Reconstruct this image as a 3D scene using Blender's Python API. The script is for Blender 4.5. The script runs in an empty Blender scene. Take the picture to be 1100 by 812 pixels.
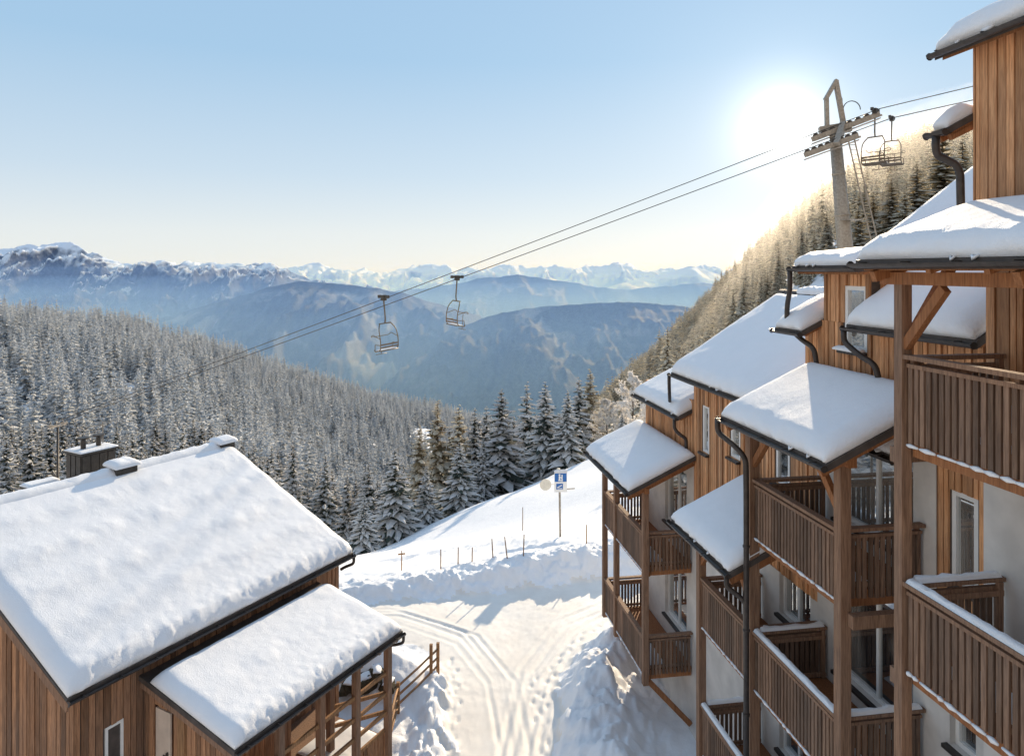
import bpy, math, random
import numpy as np
from mathutils import Vector, Matrix, noise

R = math.radians
rnd = random.Random(7)
C = bpy.context.scene.collection
F, CX, HY = 760.0, 550.0, 290.0            # photo focal length (px), principal column, horizon row
SUN_AZ, SUN_EL = 20.9, 10.8                # where the sun disc stands
LAMP_EL = 16.5

def at(px, py, d):
    """world point that stands at depth d on the sight line through photo pixel (px, py)"""
    return Vector(((px - CX) / F * d, d, (HY - py) / F * d))

# ------------------------------------------------------------------ mesh builder
class MB:
    def __init__(s): s.v = []; s.f = []; s.m = []
    def add(s, vs, fs, mi=0):
        o = len(s.v); s.v += [tuple(p) for p in vs]
        s.f += [tuple(i + o for i in f) for f in fs]; s.m += [mi] * len(fs); return s
    def box(s, x0, x1, y0, y1, z0, z1, mi=0):
        vs = [(x, y, z) for z in (z0, z1) for y in (y0, y1) for x in (x0, x1)]
        return s.add(vs, [(0,2,3,1),(4,5,7,6),(0,1,5,4),(2,6,7,3),(0,4,6,2),(1,3,7,5)], mi)
    def fbox(s, O, A, N, a0, a1, n0, n1, z0, z1, mi=0):
        vs = [O + A*a + N*n + Vector((0,0,z)) for z in (z0, z1) for n in (n0, n1) for a in (a0, a1)]
        return s.add(vs, [(0,2,3,1),(4,5,7,6),(0,1,5,4),(2,6,7,3),(0,4,6,2),(1,3,7,5)], mi)
    def beam(s, p, q, w, h, mi=0, up=None):
        p, q = Vector(p), Vector(q); d = (q - p).normalized()
        up = Vector(up) if up else Vector((0,0,1))
        if abs(d.dot(up)) > .97: up = Vector((0,1,0))
        x = d.cross(up).normalized(); y = x.cross(d).normalized()
        vs = []
        for c in (p, q):
            for sx, sy in ((-1,-1),(1,-1),(1,1),(-1,1)): vs.append(c + x*sx*w/2 + y*sy*h/2)
        return s.add(vs, [(3,2,1,0),(4,5,6,7),(0,1,5,4),(1,2,6,5),(2,3,7,6),(3,0,4,7)], mi)
    def tube(s, path, r, n=8, mi=0, cap=True):
        path = [Vector(p) for p in path]; k = len(path)
        rs = r if isinstance(r, (list, tuple)) else [r]*k
        ref = None; vs = []
        for i, p in enumerate(path):
            d = (path[min(i+1, k-1)] - path[max(i-1, 0)]).normalized()
            if ref is None:
                ref = Vector((0,0,1)) if abs(d.z) < .9 else Vector((1,0,0))
            x = d.cross(ref).normalized(); y = x.cross(d).normalized(); ref = y
            for j in range(n):
                a = 2*math.pi*j/n; vs.append(p + x*math.cos(a)*rs[i] + y*math.sin(a)*rs[i])
        fs = [(i*n+j, i*n+(j+1)%n, (i+1)*n+(j+1)%n, (i+1)*n+j) for i in range(k-1) for j in range(n)]
        if cap: fs += [tuple(range(n-1,-1,-1)), tuple(range((k-1)*n, k*n))]
        return s.add(vs, fs, mi)
    def poly(s, pts, off, mi=0):
        """closed prism: polygon pts extruded by the vector off"""
        n = len(pts); a = [Vector(p) for p in pts]; b = [p + Vector(off) for p in a]
        fs = [tuple(range(n-1,-1,-1)), tuple(range(n, 2*n))] + [(i,(i+1)%n,n+(i+1)%n,n+i) for i in range(n)]
        return s.add(a + b, fs, mi)
    def build(s, name, mats, parent=None, smooth=False):
        me = bpy.data.meshes.new(name); me.from_pydata(s.v, [], s.f)
        for m in (mats if isinstance(mats, (list, tuple)) else [mats]): me.materials.append(m)
        me.polygons.foreach_set('material_index', s.m)
        if smooth: me.polygons.foreach_set('use_smooth', [True]*len(s.f))
        me.update()
        o = bpy.data.objects.new(name, me); C.objects.link(o)
        if parent: o.parent = parent
        return o

def grid_mesh(name, P, mats, parent=None, smooth=True, midx=None, keep=None):
    """P: (rows, cols, 3) array"""
    r, c, _ = P.shape
    me = bpy.data.meshes.new(name)
    idx = np.arange(r*c).reshape(r, c)
    q = np.stack([idx[:-1,:-1], idx[:-1,1:], idx[1:,1:], idx[1:,:-1]], -1).reshape(-1, 4)
    if keep is not None: q = q[keep.reshape(-1)]
    used, inv = np.unique(q, return_inverse=True)
    V = P.reshape(-1, 3)[used]; q = inv.reshape(-1, 4)
    me.from_pydata(V.tolist(), [], q.tolist())
    for m in (mats if isinstance(mats, (list, tuple)) else [mats]): me.materials.append(m)
    if smooth: me.polygons.foreach_set('use_smooth', [True]*len(q))
    me.update()
    o = bpy.data.objects.new(name, me); C.objects.link(o)
    if parent: o.parent = parent
    return o

def tag(o, label=None, cat=None, group=None, kind=None):
    if label: o['label'] = label
    if cat: o['category'] = cat
    if group: o['group'] = group
    if kind: o['kind'] = kind
    return o
def empty(name, loc=(0,0,0), rz=0.0, parent=None, label=None, cat=None, group=None):
    o = bpy.data.objects.new(name, None); C.objects.link(o)
    o.location = loc; o.rotation_euler = (0,0,rz); o.empty_display_size = .3
    if parent: o.parent = parent
    return tag(o, label, cat, group)
def copy_tree(o, parent=None):
    c = o.copy(); C.objects.link(c); c.parent = parent
    for ch in o.children: copy_tree(ch, c)
    return c

# ------------------------------------------------------------------ materials
def mat(name):
    m = bpy.data.materials.new(name); m.use_nodes = True
    nt = m.node_tree; b = nt.nodes['Principled BSDF']
    return m, nt, b
def N(nt, t, **kw):
    n = nt.nodes.new(t)
    for k, v in kw.items():
        if k in n.inputs: n.inputs[k].default_value = v
        else: setattr(n, k, v)
    return n
def coords(nt, scale=(1,1,1), kind='Object'):
    tc = N(nt, 'ShaderNodeTexCoord'); mp = N(nt, 'ShaderNodeMapping')
    mp.inputs['Scale'].default_value = scale
    nt.links.new(tc.outputs[kind], mp.inputs['Vector']); return mp.outputs[0]
def noise_n(nt, vec, scale, detail=4, rough=.55):
    n = N(nt, 'ShaderNodeTexNoise'); n.inputs['Scale'].default_value = scale
    n.inputs['Detail'].default_value = detail; n.inputs['Roughness'].default_value = rough
    nt.links.new(vec, n.inputs['Vector']); return n.outputs['Fac']
def ramp(nt, fac, stops):
    n = N(nt, 'ShaderNodeValToRGB'); e = n.color_ramp.elements
    while len(e) < len(stops): e.new(.5)
    for i, (p, c) in enumerate(stops):
        e[i].position = p; e[i].color = (*c, 1) if len(c) == 3 else c
    nt.links.new(fac, n.inputs[0]); return n.outputs[0]
def mix(nt, fac, a, b, mode='MIX'):
    n = N(nt, 'ShaderNodeMix'); n.data_type = 'RGBA'; n.blend_type = mode
    for sock, v in ((n.inputs[0], fac), (n.inputs[6], a), (n.inputs[7], b)):
        if hasattr(v, 'is_output'): nt.links.new(v, sock)
        elif isinstance(v, (int, float)): sock.default_value = v if sock == n.inputs[0] else (v, v, v, 1)
        else: sock.default_value = (*v, 1)
    return n.outputs[2]
def math_n(nt, op, a, b=None, clamp=False):
    n = N(nt, 'ShaderNodeMath'); n.operation = op; n.use_clamp = clamp
    for i, v in enumerate((a, b)):
        if v is None: continue
        if hasattr(v, 'is_output'): nt.links.new(v, n.inputs[i])
        else: n.inputs[i].default_value = v
    return n.outputs[0]
def bump(nt, b, h, strength, dist=.02):
    n = N(nt, 'ShaderNodeBump'); n.inputs['Strength'].default_value = strength; n.inputs['Distance'].default_value = dist
    nt.links.new(h, n.inputs['Height']); nt.links.new(n.outputs[0], b.inputs['Normal'])

def wood(name, dark, light, grey=.25, bumpy=.5, spread=.35):
    m, nt, b = mat(name)
    v = coords(nt, (14, 14, .9)); g = noise_n(nt, v, 2.2, 6, .65)
    v2 = coords(nt, (40, 40, 2.2)); g2 = noise_n(nt, v2, 1.5, 3)
    col = ramp(nt, g, [(.25, dark), (.75, light)])
    geo = N(nt, 'ShaderNodeNewGeometry')
    rpi = geo.outputs['Random Per Island']
    val = math_n(nt, 'ADD', math_n(nt, 'MULTIPLY', rpi, spread*2), 1 - spread)
    vc = N(nt, 'ShaderNodeCombineColor')
    for i in range(3): nt.links.new(val, vc.inputs[i])
    col = mix(nt, 1.0, col, vc.outputs[0], 'MULTIPLY')
    big = noise_n(nt, coords(nt, (1,1,.35)), 1.1, 4)
    gm = ramp(nt, big, [(.4, (0,0,0)), (.7, (1,1,1))])
    gmf = math_n(nt, 'MULTIPLY', gm, grey)
    col = mix(nt, gmf, col, (.16,.13,.11))
    kn = ramp(nt, g2, [(.35, (.55,.55,.55)), (.55, (1,1,1))])
    col = mix(nt, .6, col, mix(nt, 1.0, col, kn, 'MULTIPLY'))
    nt.links.new(col, b.inputs['Base Color']); b.inputs['Roughness'].default_value = .75
    b.inputs['Specular IOR Level'].default_value = .25
    bump(nt, b, g2, bumpy, .01)
    return m
def plain(name, col, rough=.5, metal=0.0, var=.25, scale=6, spec=.4):
    m, nt, b = mat(name)
    n = noise_n(nt, coords(nt), scale, 5)
    c = ramp(nt, n, [(.3, tuple(x*(1-var) for x in col)), (.7, tuple(min(1, x*(1+var)) for x in col))])
    nt.links.new(c, b.inputs['Base Color']); b.inputs['Roughness'].default_value = rough
    b.inputs['Metallic'].default_value = metal; b.inputs['Specular IOR Level'].default_value = spec
    bump(nt, b, n, .15, .01)
    return m
def snow_mat(name, col=(.87,.88,.90), lump=.25, fine=.5, sc=1.0, dirt=0.0):
    m, nt, b = mat(name)
    v = coords(nt)
    n1 = noise_n(nt, v, 2.2*sc, 5, .6); n2 = noise_n(nt, v, 38*sc, 4, .7)
    h = math_n(nt, 'ADD', math_n(nt, 'MULTIPLY', n1, lump), math_n(nt, 'MULTIPLY', n2, fine*.12))
    c = ramp(nt, n1, [(.3, tuple(x*.965 for x in col)), (.7, col)])
    if dirt:
        d = ramp(nt, noise_n(nt, coords(nt, (1,1,1)), .55, 7, .68), [(.42, (0,0,0)), (.68, (1,1,1))])
        c = mix(nt, math_n(nt, 'MULTIPLY', d, dirt), c, (.60,.53,.46))
    nt.links.new(c, b.inputs['Base Color']); b.inputs['Roughness'].default_value = .65
    b.inputs['Specular IOR Level'].default_value = .3
    bump(nt, b, h, .75, .12)
    return m
def leaf_mat(name, col, trans, tcol):
    m, nt, b = mat(name)
    oi = N(nt, 'ShaderNodeObjectInfo')
    n = noise_n(nt, coords(nt), 1.6, 3)
    f = math_n(nt, 'ADD', math_n(nt, 'MULTIPLY', n, .9), math_n(nt, 'MULTIPLY', oi.outputs['Random'], .6))
    c = ramp(nt, f, [(.3, tuple(x*.7 for x in col)), (1.0, tuple(min(.95, x*1.35) for x in col))])
    nt.links.new(c, b.inputs['Base Color']); b.inputs['Roughness'].default_value = .8
    b.inputs['Specular IOR Level'].default_value = .1
    t = N(nt, 'ShaderNodeBsdfTranslucent'); t.inputs[0].default_value = (*tcol, 1)
    ms = N(nt, 'ShaderNodeMixShader'); ms.inputs[0].default_value = trans
    nt.links.new(b.outputs[0], ms.inputs[1]); nt.links.new(t.outputs[0], ms.inputs[2])
    nt.links.new(ms.outputs[0], nt.nodes['Material Output'].inputs[0])
    return m
def glass_mat(name, tint=(.03,.035,.04), refl=.55):
    m, nt, b = mat(name)
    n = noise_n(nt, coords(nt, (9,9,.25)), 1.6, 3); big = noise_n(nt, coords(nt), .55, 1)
    cur = ramp(nt, n, [(.35, (.20,.19,.17)), (.65, (.46,.44,.40))])  # pale curtain-like folds painted on the pane in place of bright reflections
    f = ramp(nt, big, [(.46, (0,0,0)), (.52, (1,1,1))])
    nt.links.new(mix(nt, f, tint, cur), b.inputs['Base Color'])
    b.inputs['Roughness'].default_value = .15
    g = N(nt, 'ShaderNodeBsdfGlossy'); g.inputs['Roughness'].default_value = .02; g.inputs[0].default_value = (.9,.93,.95,1)
    ms = N(nt, 'ShaderNodeMixShader'); ms.inputs[0].default_value = refl
    nt.links.new(b.outputs[0], ms.inputs[1]); nt.links.new(g.outputs[0], ms.inputs[2])
    nt.links.new(ms.outputs[0], nt.nodes['Material Output'].inputs[0])
    return m

M = dict(
    boards = wood('warm_cladding', (.44,.18,.07), (.82,.46,.235), .36, .6, .40),
    oldboards = wood('dark_cladding', (.16,.078,.040), (.54,.28,.145), .42, .8, .5),
    rail = wood('railing_timber', (.11,.064,.042), (.30,.185,.122), .45, .6, .42),
    post = wood('post_timber', (.17,.09,.055), (.40,.24,.15), .40, .6, .15),
    beam = wood('beam_timber', (.23,.09,.035), (.45,.20,.085), .1, .5, .15),
    fence = wood('fence_timber', (.20,.10,.045), (.48,.27,.13), .2, .5, .25),
    metal = plain('brown_metal', (.055,.045,.040), .38, .3, .3, 9),
    slab = plain('roof_edge', (.075,.062,.055), .6, .0, .3, 5),
    stucco = plain('render_plaster', (.66,.63,.59), .9, 0, .13, 1.7, .1),
    white = plain('white_paint', (.80,.80,.78), .4, 0, .04, 5),
    sill = plain('dark_sill', (.045,.04,.038), .4, .2, .2, 6),
    door = plain('door_panel', (.62,.50,.40), .6, 0, .1, 4),
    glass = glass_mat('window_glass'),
    snow = snow_mat('roof_snow', lump=.22, fine=1.0),
    gsnow = snow_mat('ground_snow', lump=.5, fine=.9, sc=.8),
    rsnow = snow_mat('road_snow', (.86,.83,.78), .08, .8, 1.3, .30),
    steel = plain('galvanised_steel', (.36,.31,.25), .5, .4, .25, 8),
    csteel = plain('chair_steel', (.15,.13,.105), .5, .3, .25, 8),
    dsteel = plain('dark_steel', (.06,.052,.045), .5, .3, .25, 8),
    seat = plain('seat_timber', (.14,.105,.075), .6, 0, .2, 8),
    blue = plain('sign_blue', (.015,.13,.42), .4, 0, .1, 4),
    pale = plain('frosted_disc', (.72,.68,.58), .6, 0, .1, 6),
    rock = plain('dark_rock', (.07,.055,.035), .9, 0, .5, 5, .1),
    trunk = wood('bark', (.045,.03,.022), (.13,.09,.065), .3, 1.0, .1),
    needle = leaf_mat('spruce_needles', (.050,.064,.058), .30, (.13,.14,.09)),
    tsnow = leaf_mat('branch_snow', (.80,.81,.84), .36, (.90,.76,.56)),
    wfar = leaf_mat('sun_tinted_slope_needles', (.19,.18,.16), .38, (.42,.36,.26)),  # paler, warmer needles: the glow near the sun painted into the colour
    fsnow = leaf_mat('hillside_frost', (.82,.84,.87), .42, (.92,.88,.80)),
    wneedle = leaf_mat('sun_tinted_needles', (.13,.11,.075), .40, (.42,.34,.20)),  # lit copy of the spruce needles, golden sunlight put into the colour
    wsnow = leaf_mat('sun_tinted_frost', (.76,.71,.62), .50, (.95,.82,.60)),  # lit copy of the branch snow, warm sunlight put into the colour
    frost = leaf_mat('frosted_twigs', (.74,.74,.74), .40, (.85,.78,.68)),
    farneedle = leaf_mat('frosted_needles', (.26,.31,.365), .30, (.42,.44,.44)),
)
# ------------------------------------------------------------------ terrain
def _tps(pts):
    P = np.array([[p/200.0, 2.0*math.log(d)] for p, d, z in pts]); y = np.array([z/d for p, d, z in pts]); n = len(P)
    def K(A, B):
        r2 = ((A[:,None,:]-B[None,:,:])**2).sum(-1); return .5*r2*np.log(np.maximum(r2, 1e-9))
    A = np.zeros((n+3, n+3)); A[:n,:n] = K(P,P) + np.eye(n)*.004
    A[:n,n] = 1; A[:n,n+1:] = P; A[n,:n] = 1; A[n+1:,:n] = P.T
    w = np.linalg.solve(A, np.concatenate([y, np.zeros(3)]))
    def f(px, d):
        Q = np.stack([px/200.0, 2.0*np.log(d)], -1); out = np.empty(len(Q))
        for i in range(0, len(Q), 20000):
            q = Q[i:i+20000]; out[i:i+20000] = K(q,P) @ w[:n] + w[n] + q @ w[n+1:]
        return out*d
    return f
GP = []
def G(px, d, z=None, py=None): GP.append((px, d, z if z is not None else (HY-py)/F*d))
for d in (6, 10, 16, 22, 27):
    for px in (-400, 0, 300, 550, 800, 1100, 1500): G(px, d, -13.5)
for px in (300, 420, 550, 680, 900): G(px, 30, -13.45)
for a in [(600,36.7,None,580),(430,36,None,608),(520,36,None,595),(680,37,None,572),(600,60,None,545),(520,58,None,572),(440,55,None,598),
          (600,95,None,514),(520,90,None,545),(440,82,None,572),(360,74,None,603),(650,100,None,498),(700,105,None,478),
          (300,60,-25),(200,60,-26),(60,55,-26),(-150,50,-24),(300,36,-15.5),(100,40,-16.5),(-150,36,-15),
          (800,45,-11),(800,70,-10),(800,120,-14),(917,46,-3),(1000,70,2),(985,140,8),(1100,100,15),(1300,80,16),(1300,30,-8),(1000,32,-10),
          (600,150,-62),(450,130,-62),(650,180,-56),(500,300,-130),(560,500,-175),(350,160,-66),(200,150,-62),(0,150,-56),(-150,150,-50),
          (0,270,-66),(-150,300,-60),(-150,600,-50),(0,590,-52),(60,600,-62),(200,450,-82),(120,800,-74),(200,900,-105),(300,500,-125),
          (300,1000,-158),(400,600,-166),(400,1050,-204),(480,1100,-235),(560,1000,-240),(480,700,-190),(350,250,-92),(-150,900,-80),
          (0,1500,-330),(250,1500,-360),(500,1600,-430),(700,1600,-400),(-200,1500,-250),
          (640,400,-95),(690,260,-52),(720,400,-55),(640,900,-185),(690,900,-130),(740,900,-86),(800,850,-22),(840,800,19),(870,700,46),
          (900,600,61),(960,520,76),(1000,480,77),(1040,450,75),(1200,400,84),(800,400,-22),(800,250,-20),(900,300,15),(900,180,8),(1000,300,34),(1200,200,32),
          (800,1400,-160),(1000,900,60),(1200,900,80),(900,1100,20)]: G(*a)
_ground = _tps(GP)
def sst(a, b, x):
    t = np.clip((x-a)/(b-a), 0, 1); return t*t*(3-2*t)
def gauss(x, y, cx, cy, sx, sy, ang=0):
    c, s = math.cos(ang), math.sin(ang); dx, dy = x-cx, y-cy
    return np.exp(-((dx*c+dy*s)/sx)**2 - ((-dx*s+dy*c)/sy)**2)
def seg_dist(x, y, pts):
    best = np.full(x.shape, 1e9); tt = np.zeros(x.shape); acc = 0
    for (x0,y0),(x1,y1) in zip(pts[:-1], pts[1:]):
        L2 = (x1-x0)**2+(y1-y0)**2; t = np.clip(((x-x0)*(x1-x0)+(y-y0)*(y1-y0))/L2, 0, 1)
        dd = np.hypot(x-x0-t*(x1-x0), y-y0-t*(y1-y0)); m = dd < best
        best = np.where(m, dd, best); tt = np.where(m, acc+t*math.sqrt(L2), tt); acc += math.sqrt(L2)
    return best, tt
BERM = [(-13,27.6),(-8.5,28.6),(-4.6,29.6),(-1.5,30.6),(1.2,31.3),(4.0,32.0),(9,33)]
def vnoise(x, y, sc, oct=4, seed=0.0):
    out = np.empty(len(x))
    for i in range(len(x)):
        out[i] = noise.fractal(Vector((x[i]*sc+seed, y[i]*sc-seed, seed)), .9, 2.1, oct)
    return out
ROADL = [(-1.6,6),(-1.75,18),(-1.9,21.5),(-2.3,24.0),(-4.0,25.4),(-14,26.2)]          # left edge of the road
ROADR = [(1.6,6),(1.25,19),(1.3,21),(1.8,23.5),(3.0,25.4),(6,27),(12,28.5)]            # right edge
def road_mask(x, y):
    """signed-ish: >0 inside the ploughed road"""
    xl = np.interp(y, [p[1] for p in ROADL], [p[0] for p in ROADL])
    xr = np.interp(y, [p[1] for p in ROADR], [p[0] for p in ROADR])
    far, _ = seg_dist(x, y, BERM)
    yb = np.interp(x, [p[0] for p in BERM], [p[1] for p in BERM])
    wob = .22*np.sin(x*2.1+1.3*np.sin(y*1.7)) + .12*np.sin(x*5.3+y*4.1) + .07*np.sin(x*11.+y*9.)
    return np.minimum(np.minimum(x-xl, xr-x), yb-1.25-y) + wob
TRACKS = [[(-.55,6),(-.5,17),(-.35,20),(-.75,23),(-2.0,25.3),(-4.5,26.6),(-12,27)],[(.35,6),(.42,17),(.5,20),(.1,23.2),(-1.3,26),(-4.2,27.4),(-12,27.6)],
          [(.0,6),(.1,17),(.75,20),(1.3,23),(2.6,26),(5,28.4),(11,30)],[(-.9,6),(-.75,17),(-.2,20.5),(.3,24),(1.8,27.2),(4.5,29.2),(11,31)]]
TRACKS += [[(a[0]+dx, a[1]+dy) for a in T] for T, dx, dy in ((TRACKS[0],.16,.5),(TRACKS[2],-.22,.35),(TRACKS[3],.3,-.4),(TRACKS[1],-.5,.25))]
FOOT = [([(.95,15),(.9,19.5),(1.0,22.0),(1.45,24.2),(2.6,26.1),(4.2,27.2)],0.0),([(1.25,15),(1.1,19.0),(.75,21.5),(.7,23.5)],.2),([(-1.9,16),(-1.75,19.8),(-1.7,22),(-2.0,24)],.1)]
def height(px, d, fine=True):
    x = (px-CX)/F*d; y = d
    z = _ground(px, d)
    near = d < 48
    if fine and near.any():
        xi, yi = x[near], y[near]; add = np.zeros(xi.shape)
        db, tb = seg_dist(xi, yi, BERM)
        n1 = vnoise(xi, yi, .9, 4, 3.1); n2 = vnoise(xi, yi, 2.6, 3, 8.7); n3 = vnoise(xi, yi, 7.0, 2, 4.4)
        yb = np.interp(xi, [p[0] for p in BERM], [p[1] for p in BERM])
        berm = np.where(yi < yb, np.exp(-(db/.85)**2), np.exp(-(db/2.6)**2))
        hb = np.interp(xi, [-9,-4,0,4,8], [.35,.55,.75,.95,1.0])
        add += berm*hb*(1+.16*n1) + np.exp(-(db/1.2)**2)*(.08*n2+.05*n3)
        # right-hand ploughed mound along the building
        mr, _ = seg_dist(xi, yi, [(3.3,10),(2.75,16),(2.45,19.5),(2.75,22.4),(3.6,24.2)])
        add += np.exp(-(mr/1.05)**2)*1.1*(1+.25*n1) + np.exp(-(mr/1.4)**2)*.12*n2
        # left lumps beside the fence
        ml, _ = seg_dist(xi, yi, [(-2.35,12),(-2.45,17),(-2.35,20),(-2.1,22.5)])
        add += np.exp(-(ml/.55)**2)*.38*(1+.8*n2)
        add += gauss(xi, yi, -4.7, 23.0, 1.6, 1.0)*1.25
        rm = road_mask(xi, yi); inside = sst(-.35, .35, rm)
        add *= 1 - .92*inside
        add += (1-inside)*(.08*n1 + .05*n2 + .02*n3)*np.where(yi > yb+1.5, .45, 1)
        add += inside*(.011*n1+.006*n2+.005*n3)
        for T, off in FOOT:
            dt, tt = seg_dist(xi, yi, T); ph = (tt+off)/.42; k = np.floor(ph); lat = np.where(k % 2 == 0, .09, -.09)
            # dent every .42 m, left and right foot in turn
            sgn = (xi - np.interp(yi, [p[1] for p in T], [p[0] for p in T]))
            add -= .055*np.exp(-((sgn-lat)/.06)**2 - (((ph-k)-.5)*.42/.10)**2)*(dt < .4)
        for T in TRACKS:
            dt, _ = seg_dist(xi, yi, T); add -= inside*.030*np.exp(-(dt/.075)**2)*(.55+.45*np.sin(yi*1.3+xi)); add += inside*.010*np.exp(-((dt-.16)/.06)**2)
        # soft drifts on the ski slope
        sl = sst(1.5, 5, yi-yb)
        add += sl*.28*np.sin(xi*.55+yi*.33+1.5*n1)*.5
        z = z.copy(); z[near] += add
    mid = ~near
    if mid.any():
        nn = vnoise(x[mid], y[mid], .035, 4, 5.5)
        z = z.copy(); z[mid] += nn*np.clip((d[mid]-48)*.02, 0, 6) + .25*np.sin(x[mid]*.3+y[mid]*.2)*np.clip((130-d[mid])/50, 0, 1)
    return z
pxs = np.concatenate([np.arange(-700,-60,40), np.arange(-60,180,12), np.arange(180,430,3.6), np.arange(430,720,1.7), np.arange(720,800,4), np.arange(800,1140,10), np.arange(1140,1900,40)])
ds = np.concatenate([np.arange(3,14,1.0), np.arange(14,22,.13), np.arange(22,36,.085), np.geomspace(36,110,120), np.geomspace(112,1800,130)])
PX, D = np.meshgrid(pxs, ds)
Zg = height(PX.ravel(), D.ravel()).reshape(PX.shape)
Pg = np.stack([(PX-CX)/F*D, D, Zg], -1)
cx = (Pg[:-1,:-1]+Pg[1:,1:])/2
keep = (road_mask(cx[...,0].ravel(), cx[...,1].ravel()).reshape(cx.shape[:2]) > 0) & (cx[...,1] < 33)
tag(grid_mesh('ground', Pg, M['gsnow'], keep=~keep), kind='structure')
tag(grid_mesh('road', Pg, M['rsnow'], keep=keep), kind='structure')
def ground_z(x, y):
    px = np.array([CX + F*x/y]); return float(height(px, np.array([float(y)]))[0])
def ground_many(px, d): return height(np.asarray(px, float), np.asarray(d, float))

# ------------------------------------------------------------------ far mountains
def mountain_mat(name, forest, snow, line, width, patch, ppos, sc):
    m, nt, b = mat(name)
    geo = N(nt, 'ShaderNodeNewGeometry'); sx = N(nt, 'ShaderNodeSeparateXYZ'); nt.links.new(geo.outputs['Position'], sx.inputs[0])
    sn = N(nt, 'ShaderNodeSeparateXYZ'); nt.links.new(geo.outputs['Normal'], sn.inputs[0])
    v = geo.outputs['Position']
    def nz(s, det): 
        n = N(nt, 'ShaderNodeTexNoise'); n.inputs['Scale'].default_value = s; n.inputs['Detail'].default_value = det
        n.inputs['Roughness'].default_value = .62; nt.links.new(v, n.inputs['Vector']); return n.outputs['Fac']
    n1 = nz(sc, 8); n2 = nz(sc*.25, 5); n3 = nz(sc*9, 3)
    alt = math_n(nt, 'DIVIDE', math_n(nt, 'SUBTRACT', sx.outputs[2], line), width)
    alt = math_n(nt, 'ADD', alt, math_n(nt, 'MULTIPLY', math_n(nt, 'SUBTRACT', n1, .5), 3.2))
    alt = math_n(nt, 'ADD', alt, math_n(nt, 'MULTIPLY', math_n(nt, 'SUBTRACT', sn.outputs[2], .75), 2.2), True)
    pm = ramp(nt, n2, [(ppos-.02, (0,0,0)), (ppos+.06, (1,1,1))])
    pm = math_n(nt, 'MULTIPLY', pm, patch)
    f = math_n(nt, 'MAXIMUM', alt, pm)
    fc = mix(nt, ramp(nt, n3, [(.35,(0,0,0)),(.65,(1,1,1))]), tuple(x*.65 for x in forest), tuple(x*1.6+.02 for x in forest))
    nt.links.new(mix(nt, f, fc, snow), b.inputs['Base Color'])
    b.inputs['Roughness'].default_value = .9; b.inputs['Specular IOR Level'].default_value = .05
    return m
def range_mesh(name, crest, d, dfoot, zfoot, amp, sc, material, seed, cols=420, rows=70, crag=.12, back=.25):
    px = np.linspace(crest[0][0], crest[-1][0], cols)
    cy = np.interp(px, [c[0] for c in crest], [c[1] for c in crest])
    k = np.hanning(9); k /= k.sum(); cy = np.convolve(np.pad(cy, 4, 'edge'), k, 'valid')
    t = np.concatenate([np.linspace(-back, 0, 10)[:-1], np.linspace(0, 1, rows)**1.15])
    P = np.empty((len(t), cols, 3))
    for j, tj in enumerate(t):
        dd = d + (dfoot-d)*tj
        for i in range(cols):
            zc = (HY-cy[i])/F*d; x = (px[i]-CX)/F*(d + (dfoot-d)*tj*.6)
            prof = (abs(tj)**.85 if tj >= 0 else abs(tj)*1.5)
            z = zc + (zfoot - zc)*min(1.0, prof)
            q = Vector((x*sc*1.25, dd*sc*.42, seed))
            r = noise.ridged_multi_fractal(q, .9, 2.1, 6, 1.0, 2.0) - 1.1 + .30*(noise.ridged_multi_fractal(q*3.3, .8, 2.1, 5, 1.0, 2.0) - 1.1)
            e = crag + (1-crag)*min(1.0, abs(tj)*3.5)
            P[j, i] = (x, dd, z + amp*r*e*(1 if tj < .9 else (1-tj)/.1))
    return tag(grid_mesh(name, P[::-1], material), kind='structure')
rocky = mountain_mat('rocky_massif', (.055,.07,.095), (.80,.86,.94), -130, 420, .5, .64, .0035)
snowy = mountain_mat('snow_range', (.10,.12,.15), (.86,.89,.93), -380, 330, .4, .60, .0016)
wooded = mountain_mat('wooded_hill', (.05,.063,.066), (.62,.66,.72), 210, 220, .26, .57, .006)
wooded_b = mountain_mat('wooded_slope', (.05,.065,.07), (.62,.66,.72), 170, 240, .24, .58, .006)
range_mesh('snowy_mountain_range', [(-300,300),(150,294),(180,287),(205,282),(220,286),(245,281),(265,288),(300,292),(320,289),(345,283),(370,284),(390,292),
    (430,290),(470,287),(520,289),(560,287),(600,289),(640,286),(665,284),(700,290),(720,290),(745,287),(770,290),(800,292),(1000,288),(1300,288)],
    16000, 11000, -900, 330, .0011, snowy, 2.2, cols=700, rows=60, crag=.36)
range_mesh('pointed_peak', [(560,330),(640,312),(680,302),(712,294),(742,286),(764,293),(800,301),(860,312),(960,330)], 12500, 9800, -700, 190, .0006, snowy, 6.3, cols=260, rows=50, crag=.12)
range_mesh('blue_mountain_ridge', [(330,330),(440,312),(500,301),(560,297),(610,304),(680,311),(760,305),(850,300),(1000,296)], 9800, 7500, -800, 190, .0008, wooded_b, 4.4, cols=320, rows=50, crag=.2)
range_mesh('rocky_massif', [(-350,300),(-200,285),(-100,276),(-20,271),(0,269),(20,266),(32,262),(58,261),(80,264),(100,272),(130,285),(160,281),(190,284),(230,285),(270,287),(290,284),
    (305,291),(320,298),(350,305),(420,318),(520,345)], 9000, 5600, -760, 330, .0014, rocky, 1.1, cols=700, rows=110, crag=.20)
range_mesh('wooded_ridge', [(-100,395),(60,372),(160,345),(220,329),(280,312),(320,303),(350,304),(380,307),(430,314),(480,329),(530,347),(580,372),(660,415),(760,455)],
    6200, 3300, -800, 170, .0016, wooded, 9.1, cols=420, rows=80, crag=.12)
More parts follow.
